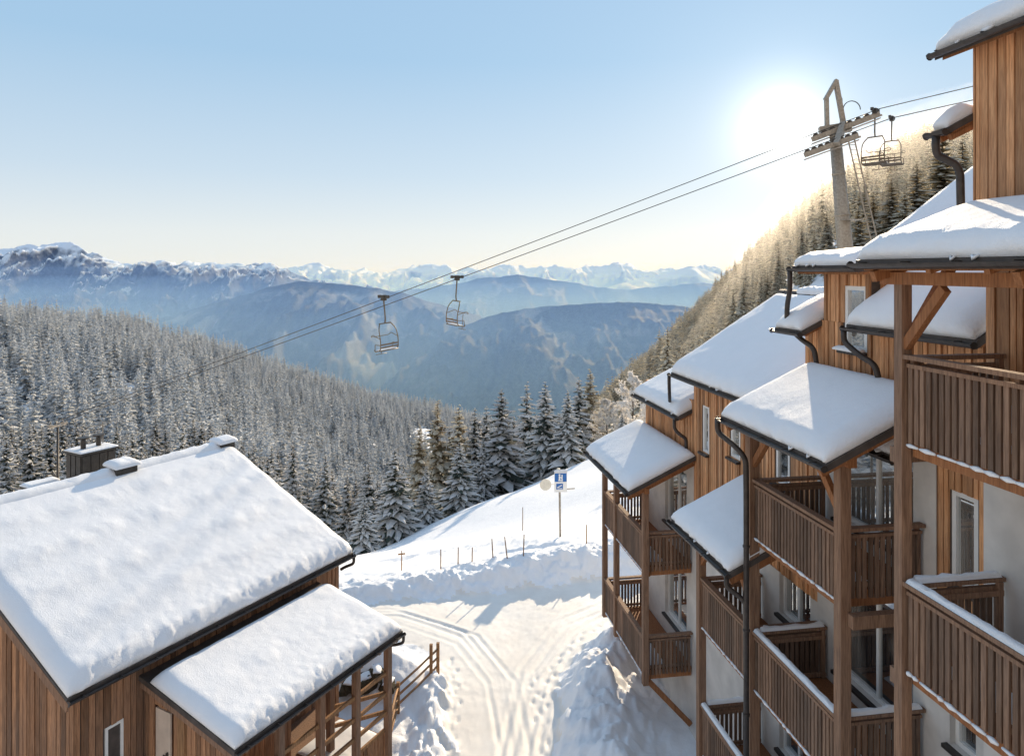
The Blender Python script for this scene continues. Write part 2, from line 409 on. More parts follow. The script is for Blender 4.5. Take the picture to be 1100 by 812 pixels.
range_mesh('valley_hill', [(380,420),(440,385),(480,356),(540,336),(580,329),(640,324),(690,325),(730,330),(770,336),(850,346),(1000,360)],
    5000, 2900, -760, 120, .0018, wooded_b, 12.7, cols=360, rows=70, crag=.12)
v = MB(); v.add([(-14000,1500,-800),(14000,1500,-800),(26000,22000,-800),(-26000,22000,-800)], [(0,1,2,3)])
tag(v.build('valley_floor', M['gsnow']), kind='structure')

# haze lying in the valley: a thin deep layer and a denser low one, both real scattering volumes
def haze(name, x, y0, y1, z0, z1, dens, col, g):
    m = bpy.data.materials.new(name); m.use_nodes = True; nt = m.node_tree; nt.nodes.clear()
    o = nt.nodes.new('ShaderNodeOutputMaterial'); s = nt.nodes.new('ShaderNodeVolumeScatter')
    s.inputs['Color'].default_value = (*col, 1); s.inputs['Density'].default_value = dens; s.inputs['Anisotropy'].default_value = g
    nt.links.new(s.outputs[0], o.inputs['Volume'])
    b = MB(); b.box(-x, x, y0, y1, z0, z1); return tag(b.build(name, m), kind='structure')
for k, (top, dens) in enumerate(((110,1.3e-5),(25,1.4e-5),(-60,2.6e-5),(-160,4.2e-5),(-300,5e-5),(-470,5e-5))):
    haze('valley_haze', 22000+k*3, 1900+k*3, 21000+k*3, -1200-k, top, dens*2.9, (.21,.405,.97), .12)

m = bpy.data.materials.new('frost_haze'); m.use_nodes = True; nt_ = m.node_tree; nt_.nodes.clear()
_o = nt_.nodes.new('ShaderNodeOutputMaterial'); _s = nt_.nodes.new('ShaderNodeVolumeScatter')
_s.inputs['Color'].default_value = (1,.95,.88,1); _s.inputs['Density'].default_value = 3.6e-4; _s.inputs['Anisotropy'].default_value = .72
nt_.links.new(_s.outputs[0], _o.inputs['Volume'])
# a shallow shell of frosty air hugging the slope, from below the ground up to a little above the tree tops
_ph = np.linspace(690, 1180, 36); _dh = np.geomspace(128, 1000, 30)
_PX, _D = np.meshgrid(_ph, _dh); _Z = ground_many(_PX.ravel(), _D.ravel()).reshape(_PX.shape)
_ex = np.minimum(np.minimum((_PX-690)/140, 1), np.minimum(np.minimum((_D-128)/60, 1), (1000-_D)/350))
_T = np.stack([(_PX-CX)/F*_D, _D, _Z + 4 + 26*np.clip(_ex, 0, 1)], -1); _B = _T.copy(); _B[...,2] = _Z - 25
_n, _m = _PX.shape; _b = MB(); _b.v = _T.reshape(-1,3).tolist() + _B.reshape(-1,3).tolist(); _k = _n*_m
for _i in range(_n-1):
    for _j in range(_m-1):
        _q = [_i*_m+_j, _i*_m+_j+1, (_i+1)*_m+_j+1, (_i+1)*_m+_j]; _b.f.append(tuple(_q)); _b.f.append(tuple(_k+x for x in reversed(_q)))
_ring = [j for j in range(_m)] + [i*_m+_m-1 for i in range(1,_n)] + [(_n-1)*_m+j for j in range(_m-2,-1,-1)] + [i*_m for i in range(_n-2,0,-1)]
for _a, _c in zip(_ring, _ring[1:]+_ring[:1]): _b.f.append((_c, _a, _k+_a, _k+_c))
_b.m = [0]*len(_b.f); tag(_b.build('frost_haze', m), kind='structure')
# ------------------------------------------------------------------ trees
def spruce_crown(seed, h, r, whorls, per, segs, snowy=.75, base=.06):
    q = random.Random(seed); b = MB()
    for w in range(whorls):
        t = base + (0.985-base)*(w/(whorls-1))**.93
        z0_ = t*h; dzj = h/whorls*.75; L0 = r*((1-t)**.78)*(.85+.3*q.random()) + .02*h*.35
        n = max(4, int(per*(.55+.45*(1-t)) + .5)); ph = q.random()*6.28
        for k in range(n):
            a = ph + 6.283*k/n + q.uniform(-.25,.25); L = L0*q.uniform(.62,1.12)
            if q.random() < .05: continue
            z0 = z0_ + q.uniform(-dzj, dzj)
            ca, sa = math.cos(a), math.sin(a)
            rise = .22*t - .05; droop = (.55 - .30*t)*q.uniform(.7,1.3)
            wd = L*q.uniform(.24,.36) + .10
            prev = None; sn = q.random() < snowy
            for i in range(segs+1):
                s = i/segs
                rr = L*s; zz = z0 + L*(rise*s - droop*s*s) + (.12*L*max(0,s-.8) )
                ww = wd*(math.sin(math.pi*min(1, s*.85+.18))**.8)*(1 - .55*s) * q.uniform(.75,1.25)
                hang = ww*q.uniform(.45,.9)
                c = Vector((ca*rr, sa*rr, zz)); sd = Vector((-sa, ca, 0))
                l = c + sd*ww - Vector((ca,sa,0))*ww*.25 + Vector((0,0,-hang)); rt = c - sd*ww - Vector((ca,sa,0))*ww*.25 + Vector((0,0,-hang))
                cur = (l, c, rt, ww)
                if prev:
                    pl, pc, pr, pw = prev
                    b.add([pc, pl.lerp(l,.25), l, c], [(0,1,2,3)], 0); b.add([pc, c, rt, pr.lerp(rt,.25)], [(0,1,2,3)], 0)
                    if sn and (i > 1 or segs < 3) and q.random() < .9:
                        up = Vector((0,0,.05+.10*pw)); f0 = q.uniform(.55,1.0); f1 = q.uniform(.55,1.0)
                        A, B_ = pc+up, c+up*q.uniform(.7,1.3)
                        b.add([A, pc.lerp(pl,f0)+up*.4, c.lerp(l,f1)+up*.3, B_, c.lerp(rt,f1)+up*.3, pc.lerp(pr,f0)+up*.4],
                              [(0,1,2,3),(0,3,4,5)], 1)
                prev = cur
            pl, pc, pr, pw = prev
            tip = pc + Vector((ca*wd*.5, sa*wd*.5, -wd*.3))
            b.add([pl, tip, pc], [(0,1,2)], 0); b.add([pr, pc, tip], [(0,1,2)], 1 if sn and q.random()<.5 else 0)
    return b
def trunk_mb(h, r0):
    b = MB(); b.tube([(0,0,-1.2),(0,0,h*.3),(0,0,h*.7),(0,0,h*.99)], [r0, r0*.8, r0*.4, .02], 7); return b
def mesh_of(mb, name, mats):
    o = mb.build(name, mats, smooth=False); me = o.data; bpy.data.objects.remove(o); return me
def frosted_crown(seed, h, r):
    """bare broadleaf tree, every twig white with hoar frost"""
    q = random.Random(seed); b = MB()
    def twig(p, d, L, dep):
        e = p + d*L
        b.tube([p, p.lerp(e,.5)+Vector((q.uniform(-1,1),q.uniform(-1,1),q.uniform(-1,1)))*L*.05, e], [.016*(dep+1)**1.5+.012]*2+[.012*(dep+1)**1.5], 3, 0, False)
        if dep <= 1:
            for _ in range(9):
                c = p.lerp(e, q.uniform(.15,1.05)); o = Vector((q.gauss(0,1),q.gauss(0,1),q.gauss(0,.9)))*.10*h*.12
                u = Vector((q.gauss(0,1),q.gauss(0,1),q.gauss(0,1))).normalized()*q.uniform(.12,.3); w = u.orthogonal()*.5
                b.add([c, c+o+u, c+o*1.4+u*.4+w, c+o*.6-w], [(0,1,2,3)], 0)
        if dep > 0:
            for _ in range(4 if dep > 1 else 5):
                nd = (d + Vector((q.gauss(0,.5),q.gauss(0,.5),q.gauss(.12,.3)))).normalized()
                twig(p.lerp(e, q.uniform(.35,1)), nd, L*q.uniform(.5,.75), dep-1)
    for k in range(22):
        t = .18 + .8*k/21; a = k*2.4 + q.uniform(-.3,.3)
        L = r*(math.sin(math.pi*min(.97, t*.75+.22))**.9)*q.uniform(.7,1.1)
        twig(Vector((0,0,h*t)), Vector((math.cos(a)*.8, math.sin(a)*.8, q.uniform(.35,.8))).normalized(), L*.75, 2)
    return b
SP = []
for i in range(5):
    SP.append(mesh_of(spruce_crown(100+i, 16, [3.3,3.0,3.6,2.8,3.2][i], 30, 11, 4, .93), 'crown', [M['needle'], M['tsnow']]))
SPT = mesh_of(trunk_mb(16, .24), 'trunk', [M['trunk']])
FR = [mesh_of(frosted_crown(200+i, 12, 3.4), 'crown', [M['frost']]) for i in range(2)]
FRT = mesh_of(trunk_mb(12, .2), 'trunk', [M['trunk']])
FARM = []
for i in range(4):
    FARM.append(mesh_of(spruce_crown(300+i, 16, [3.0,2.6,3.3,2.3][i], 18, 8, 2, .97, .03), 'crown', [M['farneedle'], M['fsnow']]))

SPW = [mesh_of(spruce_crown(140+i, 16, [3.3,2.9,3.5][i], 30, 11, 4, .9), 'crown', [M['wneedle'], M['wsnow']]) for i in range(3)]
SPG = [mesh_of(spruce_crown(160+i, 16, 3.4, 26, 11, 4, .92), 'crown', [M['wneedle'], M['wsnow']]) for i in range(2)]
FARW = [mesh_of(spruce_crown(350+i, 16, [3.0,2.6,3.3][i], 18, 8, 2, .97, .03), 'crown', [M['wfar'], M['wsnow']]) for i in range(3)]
def plant_tree(name, px, top, d, crown, trunk, label, cat, group, h0=16, fat=1.0, base_z=None):
    x = (px-CX)/F*d; z = ground_z(x, d) if base_z is None else base_z
    H = (HY-top)/F*d - z; s = H/h0
    t = empty(name, (x, d, z), rnd.uniform(0, 6.28), None, label, cat, group); t.scale = (s*fat, s*fat, s)
    for nm, me in (('crown', crown), ('trunk', trunk)):
        o = bpy.data.objects.new(nm, me); C.objects.link(o); o.parent = t
    return t
ROW = [ # px of the tip, py of the tip, depth, width, label
    (391,532,70,1.25,'short bushy spruce heavy with snow, leftmost and lowest of the row above the ski slope'),
    (396,497,84,1.0,'pale frosted spruce just behind the lowest bushy one at the left end of the row'),
    (424,483,76,1.15,'broad spruce with white drooping boughs, second large one from the left end of the row'),
    (451,457,96,.9,'slender sunlit spruce rising behind the gap left of the broad drooping spruces'),
    (458,500,80,1.15,'dark low spruce standing in front of the slender sunlit one'),
    (470,432,104,.85,'tall narrow golden-tipped spruce, leftmost of the high tops in the row'),
    (493,437,106,.85,'tall golden-tipped spruce next right of the leftmost high top'),
    (494,476,84,1.2,'wide snow-draped spruce reaching down the slope below the pair of golden tips'),
    (510,440,106,.8,'thin dark spruce squeezed between the golden pair and the big broad tree'),
    (519,473,88,1.05,'silvery spruce with loose boughs at the left foot of the big broad tree'),
    (539,419,92,1.2,'big broad dark spruce with thick white boughs near the middle of the row'),
    (566,411,104,.8,'tall lean spruce right behind the big broad tree'),
    (586,411,96,.95,'tall pointed spruce with snow-striped boughs, left of the speed sign in view'),
    (577,447,108,.9,'half hidden spruce between the two tall pointed ones'),
    (601,445,100,.9,'small dark spruce in the shade behind the blue sign'),
    (610,420,94,1.05,'white-striped spruce directly above the blue sign'),
    (622,406,104,.95,'dark tall spruce right of the white-striped one'),
    (634,398,108,1.0,'tallest spruce with a warm lit top at the right end of the row'),
]
for k, (px, py, d, fat, lab) in enumerate(ROW):
    lab = lab.replace('speed sign in view', 'blue sign')
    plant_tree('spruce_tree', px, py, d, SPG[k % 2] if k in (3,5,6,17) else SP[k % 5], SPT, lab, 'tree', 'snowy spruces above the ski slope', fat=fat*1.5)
plant_tree('frosted_tree', 652, 430, 96, FR[0], FRT, 'round bare tree white with hoar frost at the right end of the spruce row', 'tree', 'hoar-frosted bare trees', 12, 1.0)
plant_tree('frosted_tree', 680, 405, 104, FR[1], FRT, 'taller bare tree white with hoar frost behind the far balcony roof', 'tree', 'hoar-frosted bare trees', 12, 1.0)
plant_tree('spruce_tree', 668, 442, 92, SP[2], SPT, 'small snowy spruce between the two frosted bare trees', 'tree', None, fat=1.0)
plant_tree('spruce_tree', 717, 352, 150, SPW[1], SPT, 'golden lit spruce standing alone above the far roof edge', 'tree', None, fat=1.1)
RB = [(1012,139,92,1.8,'big golden lit spruce with snowy boughs beside the downpipe of the tower'),(985,174,90,1.8,'sunlit snowy spruce left of the big golden one'),
      (958,191,88,1.7,'sunlit spruce under the two chairs by the lift pylon'),(938,206,92,1.8,'low sunlit spruce right of the pylon foot'),
      (1034,148,98,1.7,'dark spruce half hidden behind the tower hood'),(972,203,84,1.7,'short spruce in front between the sunlit pair'),(922,222,86,1.8,'small bushy spruce against the pylon foot')]
for k, (px, py, d, fat, lab) in enumerate(RB):
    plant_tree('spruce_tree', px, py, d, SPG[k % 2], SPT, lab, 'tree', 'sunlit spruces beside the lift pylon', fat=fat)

q = random.Random(77)
for k in range(16):      # the second rank of the same belt
    px = 402 + 15.5*k + q.uniform(-6,6); line = np.interp(px, [391,424,470,540,640], [520,495,452,432,420])
    plant_tree('spruce_tree', px, line + q.uniform(0,22), q.uniform(108,122), SP[k % 5], SPT, 'snowy spruce in the second rank, filling a gap between the larger row trees', 'tree', 'second rank of spruces above the ski slope', fat=1.4)
# hillside forests: the nearest trees as things, the far mass as one object each
def forest(n, px0, px1, d0, d1, seed, ok):
    q = random.Random(seed); out = []
    while len(out) < n:
        d = math.sqrt(q.uniform(d0*d0, d1*d1)); px = q.uniform(px0, px1)
        if ok(px, d): out.append((px, d))
    A = np.array(out); z = ground_many(A[:,0], A[:,1])
    return [((p-CX)/F*d, d, zz, p) for (p, d), zz in zip(out, z)]
def ok_left(px, d):
    if d < 160 and px > 330: return False
    if px > 430 and d < 210: return False
    if 165 < px < 205 and 800 < d < 930: return False
    return noise.noise(Vector((px*.012, d*.006, 1.0))) > -.60
def ok_right(px, d):
    if px < 690 and d < 170: return False
    if d < (165 if px < 790 else 165 - min(30, (px-790)*.5)): return False
    if noise.noise(Vector((px*.03, d*.01, 4.0))) < -.7: return False
    return True
lf = forest(22500, -330, 640, 112, 1350, 11, ok_left)
rf = forest(14000, 625, 1150, 125, 1050, 12, ok_right)
lf.sort(key=lambda t: t[1]); rf.sort(key=lambda t: t[1])
lsee = [t for t in lf if 0 <= t[3] <= 470 and t[1] < 420]
lind = lsee[:200]
rind = [t for t in rf if 640 <= t[3] <= 1040][:70]
def individuals(lst, label, group, seed, shapes):
    q = random.Random(seed)
    for x, y, z, p in lst:
        t = empty('spruce_tree', (x, y, z), q.uniform(0, 6.28), None, label, 'tree', group)
        s = q.uniform(.7, 1.4)*(1.15 if shapes[1] is FARM else .55); w_ = s*q.uniform(1.0,1.4); t.scale = (w_, w_, s)
        for nm, me in (('crown', shapes[0][q.randrange(len(shapes[0]))] if y < 230 else shapes[1][q.randrange(len(shapes[1]))]), ('trunk', SPT)):
            o = bpy.data.objects.new(nm, me); C.objects.link(o); o.parent = t
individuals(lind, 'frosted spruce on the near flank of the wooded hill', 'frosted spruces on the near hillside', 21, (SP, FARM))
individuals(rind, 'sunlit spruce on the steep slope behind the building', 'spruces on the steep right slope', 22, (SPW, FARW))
def wood_mass(name, pts, protos, seed, skip):
    q = random.Random(seed); sk = set((t[0], t[1]) for t in skip)
    pts = [t for t in pts if (t[0], t[1]) not in sk]
    me = bpy.data.meshes.new(name); me.from_pydata([t[:3] for t in pts], [], [])
    a = me.attributes.new('pick', 'INT', 'POINT'); a.data.foreach_set('value', [q.randrange(len(protos)) for _ in pts])
    a = me.attributes.new('size', 'FLOAT_VECTOR', 'POINT')
    vals = []
    for _ in pts:
        s = (q.uniform(.55, 1.0) if q.random() < .45 else q.uniform(1.0, 1.6))*(1.2 if seed == 31 else (.65 if _[1] < 280 else .95)); w = s*q.uniform(1.0,1.45); vals += [w, w, s]
    a.data.foreach_set('vector', vals)
    a = me.attributes.new('spin', 'FLOAT', 'POINT'); a.data.foreach_set('value', [q.uniform(0,6.28) for _ in pts])
    o = bpy.data.objects.new(name, me); C.objects.link(o); tag(o, kind='stuff')
    ng = bpy.data.node_groups.new(name, 'GeometryNodeTree')
    ng.interface.new_socket('Geometry', in_out='INPUT', socket_type='NodeSocketGeometry')
    ng.interface.new_socket('Geometry', in_out='OUTPUT', socket_type='NodeSocketGeometry')
    gi = ng.nodes.new('NodeGroupInput'); go = ng.nodes.new('NodeGroupOutput')
    gg = ng.nodes.new('GeometryNodeGeometryToInstance')
    for p in reversed(protos):
        oi = ng.nodes.new('GeometryNodeObjectInfo'); oi.inputs['Object'].default_value = p; oi.inputs['As Instance'].default_value = True
        ng.links.new(oi.outputs['Geometry'], gg.inputs[0])
    ip = ng.nodes.new('GeometryNodeInstanceOnPoints'); ip.inputs['Pick Instance'].default_value = True
    def attr(nm, ty):
        n = ng.nodes.new('GeometryNodeInputNamedAttribute'); n.data_type = ty; n.inputs[0].default_value = nm
        return [s for s in n.outputs if s.enabled and s.name == 'Attribute'][0]
    ng.links.new(gi.outputs[0], ip.inputs['Points']); ng.links.new(gg.outputs[0], ip.inputs['Instance'])
    ng.links.new(attr('pick', 'INT'), ip.inputs['Instance Index']); ng.links.new(attr('size', 'FLOAT_VECTOR'), ip.inputs['Scale'])
    cx_ = ng.nodes.new('ShaderNodeCombineXYZ'); ng.links.new(attr('spin', 'FLOAT'), cx_.inputs[2])
    er = ng.nodes.new('FunctionNodeEulerToRotation'); ng.links.new(cx_.outputs[0], er.inputs[0]); ng.links.new(er.outputs[0], ip.inputs['Rotation'])
    ng.links.new(ip.outputs[0], go.inputs[0])
    md = o.modifiers.new('scatter', 'NODES'); md.node_group = ng
    md.show_viewport = True; md.show_render = True
    return o
_fc = bpy.data.collections.new('tree_shapes')      # never linked to the scene: holds only the shapes the far woods repeat
PROT = []
for me in FARM:
    p = bpy.data.objects.new('spruce_shape', me); _fc.objects.link(p); PROT.append(p)
PROTW = []
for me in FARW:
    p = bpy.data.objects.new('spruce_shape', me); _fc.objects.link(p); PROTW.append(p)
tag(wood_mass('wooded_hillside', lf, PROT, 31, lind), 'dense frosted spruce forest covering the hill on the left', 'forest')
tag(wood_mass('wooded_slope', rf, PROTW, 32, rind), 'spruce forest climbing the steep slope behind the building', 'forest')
# ------------------------------------------------------------------ building helpers (all in the local frame of the house)
XA, YA, ZA = Vector((1,0,0)), Vector((0,1,0)), Vector((0,0,1))
def snow_sheet(name, parent, p0, A, B, T, rag=.12, seed=0.0, over=.05, step=.11, ripple=0.0, pit=0.0, edges=(1,1,1,1), mat_=None, R0=None):
    """snow lying on a roof plane: p0 low corner, A along the eave, B up the slope. edges = eave, rakeA0, rakeA1, top rounding"""
    p0, A, B = Vector(p0), Vector(A), Vector(B); la, lb = A.length, B.length; a, b = A/la, B/lb
    n = a.cross(b); n = n if n.z > 0 else -n
    def samp(L, e0, e1):
        k = max(6, int(L/step)); s = np.linspace(0, L, k)
        ex = np.array([0,.012,.035,.07,.12])
        pts = [s[(s > .17)&(s < L-.17)], ex, L-ex]
        return np.unique(np.concatenate(pts))
    ua, ub = samp(la,1,1), samp(lb,1,1)
    P = np.empty((len(ub), len(ua), 3)); Rr = R0 or T*1.15
    for j, v in enumerate(ub):
        for i, u in enumerate(ua):
            w = p0 + a*u + b*v
            nz = noise.fractal(Vector((w.x*1.1+seed, w.y*1.1, w.z*1.1-seed)), .9, 2, 4)
            nf = noise.fractal(Vector((w.x*7+seed, w.y*7, w.z*7)), .8, 2, 3)
            q = 1.0
            for dist, e in ((v, edges[0]), (u, edges[1]), (la-u, edges[2]), (lb-v, edges[3])):
                if e:
                    t = min(1.0, max(0.0, dist)/(Rr*e)); q *= math.sqrt(max(0.0, 1-(1-t)**2))
            near_eave = math.exp(-v/.38)
            h = T*q*(1 + .05*nz + rag*.9*near_eave*nf) + q*.004*nf
            if ripple: h += ripple*q*math.sin(v*5.2+.5*nz)*(.7+.5*nz)
            if pit: h -= 0
            h = max(h, 0)
            o = over*(1-q)*0
            out = a*0
            bul = over*math.sin(math.pi*min(1, h/(T*.9)))*.9 if h < T*.9 else 0
            if v < Rr and edges[0]: out = out - b*bul*(1-v/Rr) - b*near_eave*.05*nf*(1 if v > .3*0 else 0)
            if u < Rr and edges[1]: out = out - a*bul*(1-u/Rr)
            if la-u < Rr and edges[2]: out = out + a*bul*(1-(la-u)/Rr)
            P[j, i] = w + n*(h+.004) + out
    return grid_mesh(name, P, mat_ or M['snow'], parent)
def plank_wall(mb, O, A, Nn, a0, a1, z0, z1, holes=(), w=.155, gap=.02, t=.04, mi=0, seed=0):
    """vertical boards standing proud of the plane through O; z1 may be a function of a"""
    q = random.Random(seed); a = a0
    while a < a1-.02:
        ww = min(w*q.uniform(.8,1.15), a1-a); mid = a+ww/2
        top = z1(mid) if callable(z1) else z1; low = z0(mid) if callable(z0) else z0
        spans = [(low, top)]
        for h0, h1, y0, y1 in holes:
            if a+ww > h0+.02 and a < h1-.02:
                new = []
                for s0, s1 in spans:
                    if y0 > s0+.01: new.append((s0, min(s1, y0)))
                    if y1 < s1-.01: new.append((max(s0, y1), s1))
                spans = [s for s in new if s[1]-s[0] > .02]
        tt = t*q.choice((.55,1.0,1.0,1.25))
        for s0, s1 in spans: mb.fbox(O, A, Nn, a, a+ww-gap, .0, tt, s0, s1, mi)
        a += ww
    return mb
def block_wall(mb, O, A, Nn, a0, a1, z0, z1, holes=(), th=.25, mi=0):
    xs = sorted(set([a0,a1]+[min(max(h[k],a0),a1) for h in holes for k in (0,1)])); zs = sorted(set([z0,z1]+[min(max(h[k],z0),z1) for h in holes for k in (2,3)]))
    for x0, x1 in zip(xs[:-1], xs[1:]):
        run = None
        for s0, s1 in zip(zs[:-1], zs[1:]):
            inside = any(h[0] <= (x0+x1)/2 <= h[1] and h[2] <= (s0+s1)/2 <= h[3] for h in holes)
            if inside:
                if run: mb.fbox(O, A, Nn, x0, x1, -th, 0, run[0], run[1], mi); run = None
            else: run = (run[0], s1) if run else (s0, s1)
        if run: mb.fbox(O, A, Nn, x0, x1, -th, 0, run[0], run[1], mi)
    return mb
def window(parent, O, A, Nn, h, deep=.10, bars=1, fr=.07, sill=True, name='window'):
    a0, a1, z0, z1 = h
    f = MB(); n0, n1 = -deep-.05, -deep+.02
    f.fbox(O, A, Nn, a0, a0+fr, n0, n1, z0, z1); f.fbox(O, A, Nn, a1-fr, a1, n0, n1, z0, z1)
    f.fbox(O, A, Nn, a0+fr, a1-fr, n0, n1, z0, z0+fr); f.fbox(O, A, Nn, a0+fr, a1-fr, n0, n1, z1-fr, z1)
    for k in range(1, bars):
        m = a0 + (a1-a0)*k/bars; f.fbox(O, A, Nn, m-fr*.45, m+fr*.45, n0, n1-.006, z0+fr, z1-fr)
    w = f.build(name, M['white'], parent)
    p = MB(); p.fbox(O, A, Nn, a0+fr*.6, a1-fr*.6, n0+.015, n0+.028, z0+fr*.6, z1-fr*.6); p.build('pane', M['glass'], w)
    if sill:
        s = MB(); s.fbox(O, A, Nn, a0-.06, a1+.06, -deep+.022, .10, z0-.07, z0-.012); s.build('sill', M['sill'], w)
    return w
def gutter(parent, p, q, r=.062):
    p, q = Vector(p), Vector(q); b = MB(); d = (q-p).normalized()
    n = 10; s = d.cross(ZA).normalized(); vs = []
    for e in (p, q):
        for k in range(n+1):
            a = math.pi*k/n; vs.append(e + s*math.cos(a)*r - ZA*math.sin(a)*r)
        for k in range(n, -1, -1):
            a = math.pi*k/n; vs.append(e + s*math.cos(a)*(r-.012) - ZA*math.sin(a)*(r-.012))
    m = 2*(n+1); fs = [(k,(k+1)%m,m+(k+1)%m,m+k) for k in range(m)]
    b.add(vs, fs)
    for e in (p, q): b.tube([e-d*.004-ZA*.02, e+d*.004-ZA*.02], r*.9, 10)
    L = (q-p).length
    for k in range(int(L/.8)+1):
        c = p + d*min(L-.02, .3+.8*k); b.beam(c - s*(r+.006) + ZA*.012, c + s*(r+.006) + ZA*.012, .03, .012)
    return b.build('gutter', M['metal'], parent)
def smooth_path(pts, k=5):
    pts = [Vector(p) for p in pts]; out = [pts[0]]
    for i in range(1, len(pts)-1):
        p, c, n = pts[i-1], pts[i], pts[i+1]; r = min((c-p).length, (n-c).length)*.45
        a = c + (p-c).normalized()*r; b = c + (n-c).normalized()*r
        for j in range(k+1):
            t = j/k; out.append(a*(1-t)**2 + c*2*t*(1-t) + b*t*t)
    return out + [pts[-1]]
def downpipe(parent, pts, r=.05, brackets=True):
    b = MB(); b.tube(smooth_path(pts), r, 10)
    if brackets:
        p, q = Vector(pts[-2]), Vector(pts[-1]); L = (q-p).length
        for k in range(int(L/1.6)):
            c = p.lerp(q, (k+.6)*1.6/L) if (k+.6)*1.6 < L else q
            b.tube([c-ZA*.02, c+ZA*.02], r*1.25, 10)
    return b.build('downpipe', M['metal'], parent, True)
def shed_roof(parent, v0, z0, v1, z1, u0, u1, T=.28, th=.11, snow=True, seed=0., edges=(1,1,1,0), gut=True, rag=.14, inset=.04, name='roof', soff=None, boards=True, ripple=0.0):
    """monopitch roof in the (v,u) frame: eave at v0, top at v1"""
    b = MB(); b.poly([(v0,u0,z0),(v1,u0,z1),(v1,u1,z1),(v0,u1,z0)], (0,0,-th), 0)
    r = b.build(name, M['slab'], parent)
    sl = (z1-z0)/(v1-v0)
    if boards:   # timber verge and soffit boards under the slab
        k = MB(); k.poly([(v0+.10,u0+.03,z0+.10*sl-th-.003),(v1,u0+.03,z1-th-.003),(v1,u1-.03,z1-th-.003),(v0+.10,u1-.03,z0+.10*sl-th-.003)], (0,0,-.05))
        k.build('soffit', M['beam'], r)
    if gut: gutter(r, (v0-.065,u0-.02,z0-.045), (v0-.065,u1+.02,z0-.045))
    if snow:
        snow_sheet('snow_cover', r, (v0+inset*.3,u0+inset,z0+.3*inset*sl), (0,u1-u0-2*inset,0), (v1-v0-inset*.3,0,(z1-z0)*(1-inset*.3/(v1-v0))), T, rag, seed, edges=edges, pit=.05, ripple=ripple)
        # fringe of frozen lumps hanging at the eave
        q = random.Random(int(seed*10)); f = MB(); L = u1-u0; x = u0+.1
        while x < u1-.15:
            w = q.uniform(.06,.2)
            if q.random() < .16:
                f.tube([(v0-.01,x,z0+.03),(v0-.035,x+w*.5,z0+.012-q.uniform(0,.03)),(v0-.01,x+w,z0+.03)], [.012,q.uniform(.015,.034),.012], 7)
            x += w + q.uniform(.0,.18)
        tag(f.build('icy_fringe', M['snow'], r, True), kind='stuff')
    return r
def slat_rail(p, q, z_top, name, parent, inn=1, w=.068, pitch=.103, drop=1.13, seed=0, cap_w=.13, gaps=True, low=.03):
    """balcony railing between two plan points: slats, rails and handrail"""
    p, q = Vector((p[0],p[1],0)), Vector((q[0],q[1],0)); L = (q-p).length; d = (q-p)/L; Nn = Vector((-d.y,d.x,0))*inn
    rn = random.Random(seed); b = MB(); n = max(2, int(L/pitch)); st = L/n
    for i in range(n):
        a = (i+.5)*st; j = rn.uniform(-.006,.006)
        b.fbox(p, d, Nn, a-w/2+j, a+w/2+j, -.016, .016, z_top-drop+rn.uniform(-.012,.012), z_top-.167)
    r = b.build(name, M['rail'], parent)
    h = MB(); h.beam(p+d*-.03+ZA*(z_top-.03), q+d*.03+ZA*(z_top-.03), cap_w, .055)
    h.beam(p+ZA*(z_top-.14)-Nn*.002, q+ZA*(z_top-.14)-Nn*.002, .06, .05); h.beam(p+ZA*(z_top-.20)-Nn*.045, q+ZA*(z_top-.20)-Nn*.045, .05, .07); h.beam(p+ZA*(z_top-.93)-Nn*.045, q+ZA*(z_top-.93)-Nn*.045, .05, .07)
    k = max(1, int(L/1.3))
    for i in range(k+1):
        c = p + d*min(L-.05, max(.05, L*i/k)); h.beam(c-Nn*.045+ZA*(z_top-1.0), c-Nn*.045+ZA*(z_top-.06), .07, .06)
    h.build('handrail', M['post'], r)
    return r
def rail_snow(parent, p, q, z, w=.115, T=.055, seed=0.):
    p, q = Vector((*p, z)), Vector((*q, z)); d = (q-p).normalized(); s = Vector((d.y,-d.x,0))
    return snow_sheet('snow_strip', parent, p - s*w/2, (q-p), s*w, T, .5, seed, over=.0, step=.1, R0=.035)
# ------------------------------------------------------------------ the stepped apartment building on the right
BA = math.atan2(.156, .988)
apt = empty('apartment_building', (5.05, 9.14, 0), BA, None, 'stepped timber and plaster apartment building with stacked balconies under snowy roofs', 'building')
VW = 1.9                                                # main facade plane
def W(mb, fn, v, u0, u1, z0, z1, holes=(), **k):        # facade wall facing -v
    return fn(mb, Vector((v,0,0)), YA, -XA, u0, u1, z0, z1, holes, **k)
h_main = [(10.05,10.45,-5.05,-3.75),(8.25,8.75,-4.75,-3.75),(6.0,6.55,-4.75,-3.65)]
h_low  = [(11.5,13.2,-7.9,-6.0),(11.5,13.2,-10.85,-9.0),(5.15,6.35,-7.6,-6.3),(5.15,6.35,-10.6,-9.2),(2.2,4.25,-4.75,-2.45),(2.2,4.25,-7.7,-5.55),(2.2,4.25,-10.8,-8.6),
          (.92,1.42,-7.25,-6.15),(9.1,9.5,-9.8,-8.6)]
h_strip = [(.92,1.42,-4.75,-3.35)]
h_up = [(3.42,4.06,-1.5,-.3)]
st = MB()
W(st, block_wall, VW, .24, 4.9, -14.6, -5.1, h_low); W(st, block_wall, VW, 1.7, 4.9, -5.1, -2.15, h_low)
W(st, block_wall, VW, 4.9, 11.0, -14.6, -6.7, h_low); W(st, block_wall, VW, 11.0, 15.0, -14.6, -5.35, h_low)
W(st, block_wall, 1.4, -7.0, .24, -14.6, -1.75, [(-1.5,-.55,-4.9,-2.6),(-1.5,-.55,-7.9,-5.6),(-3.6,-2.2,-4.9,-2.6)])
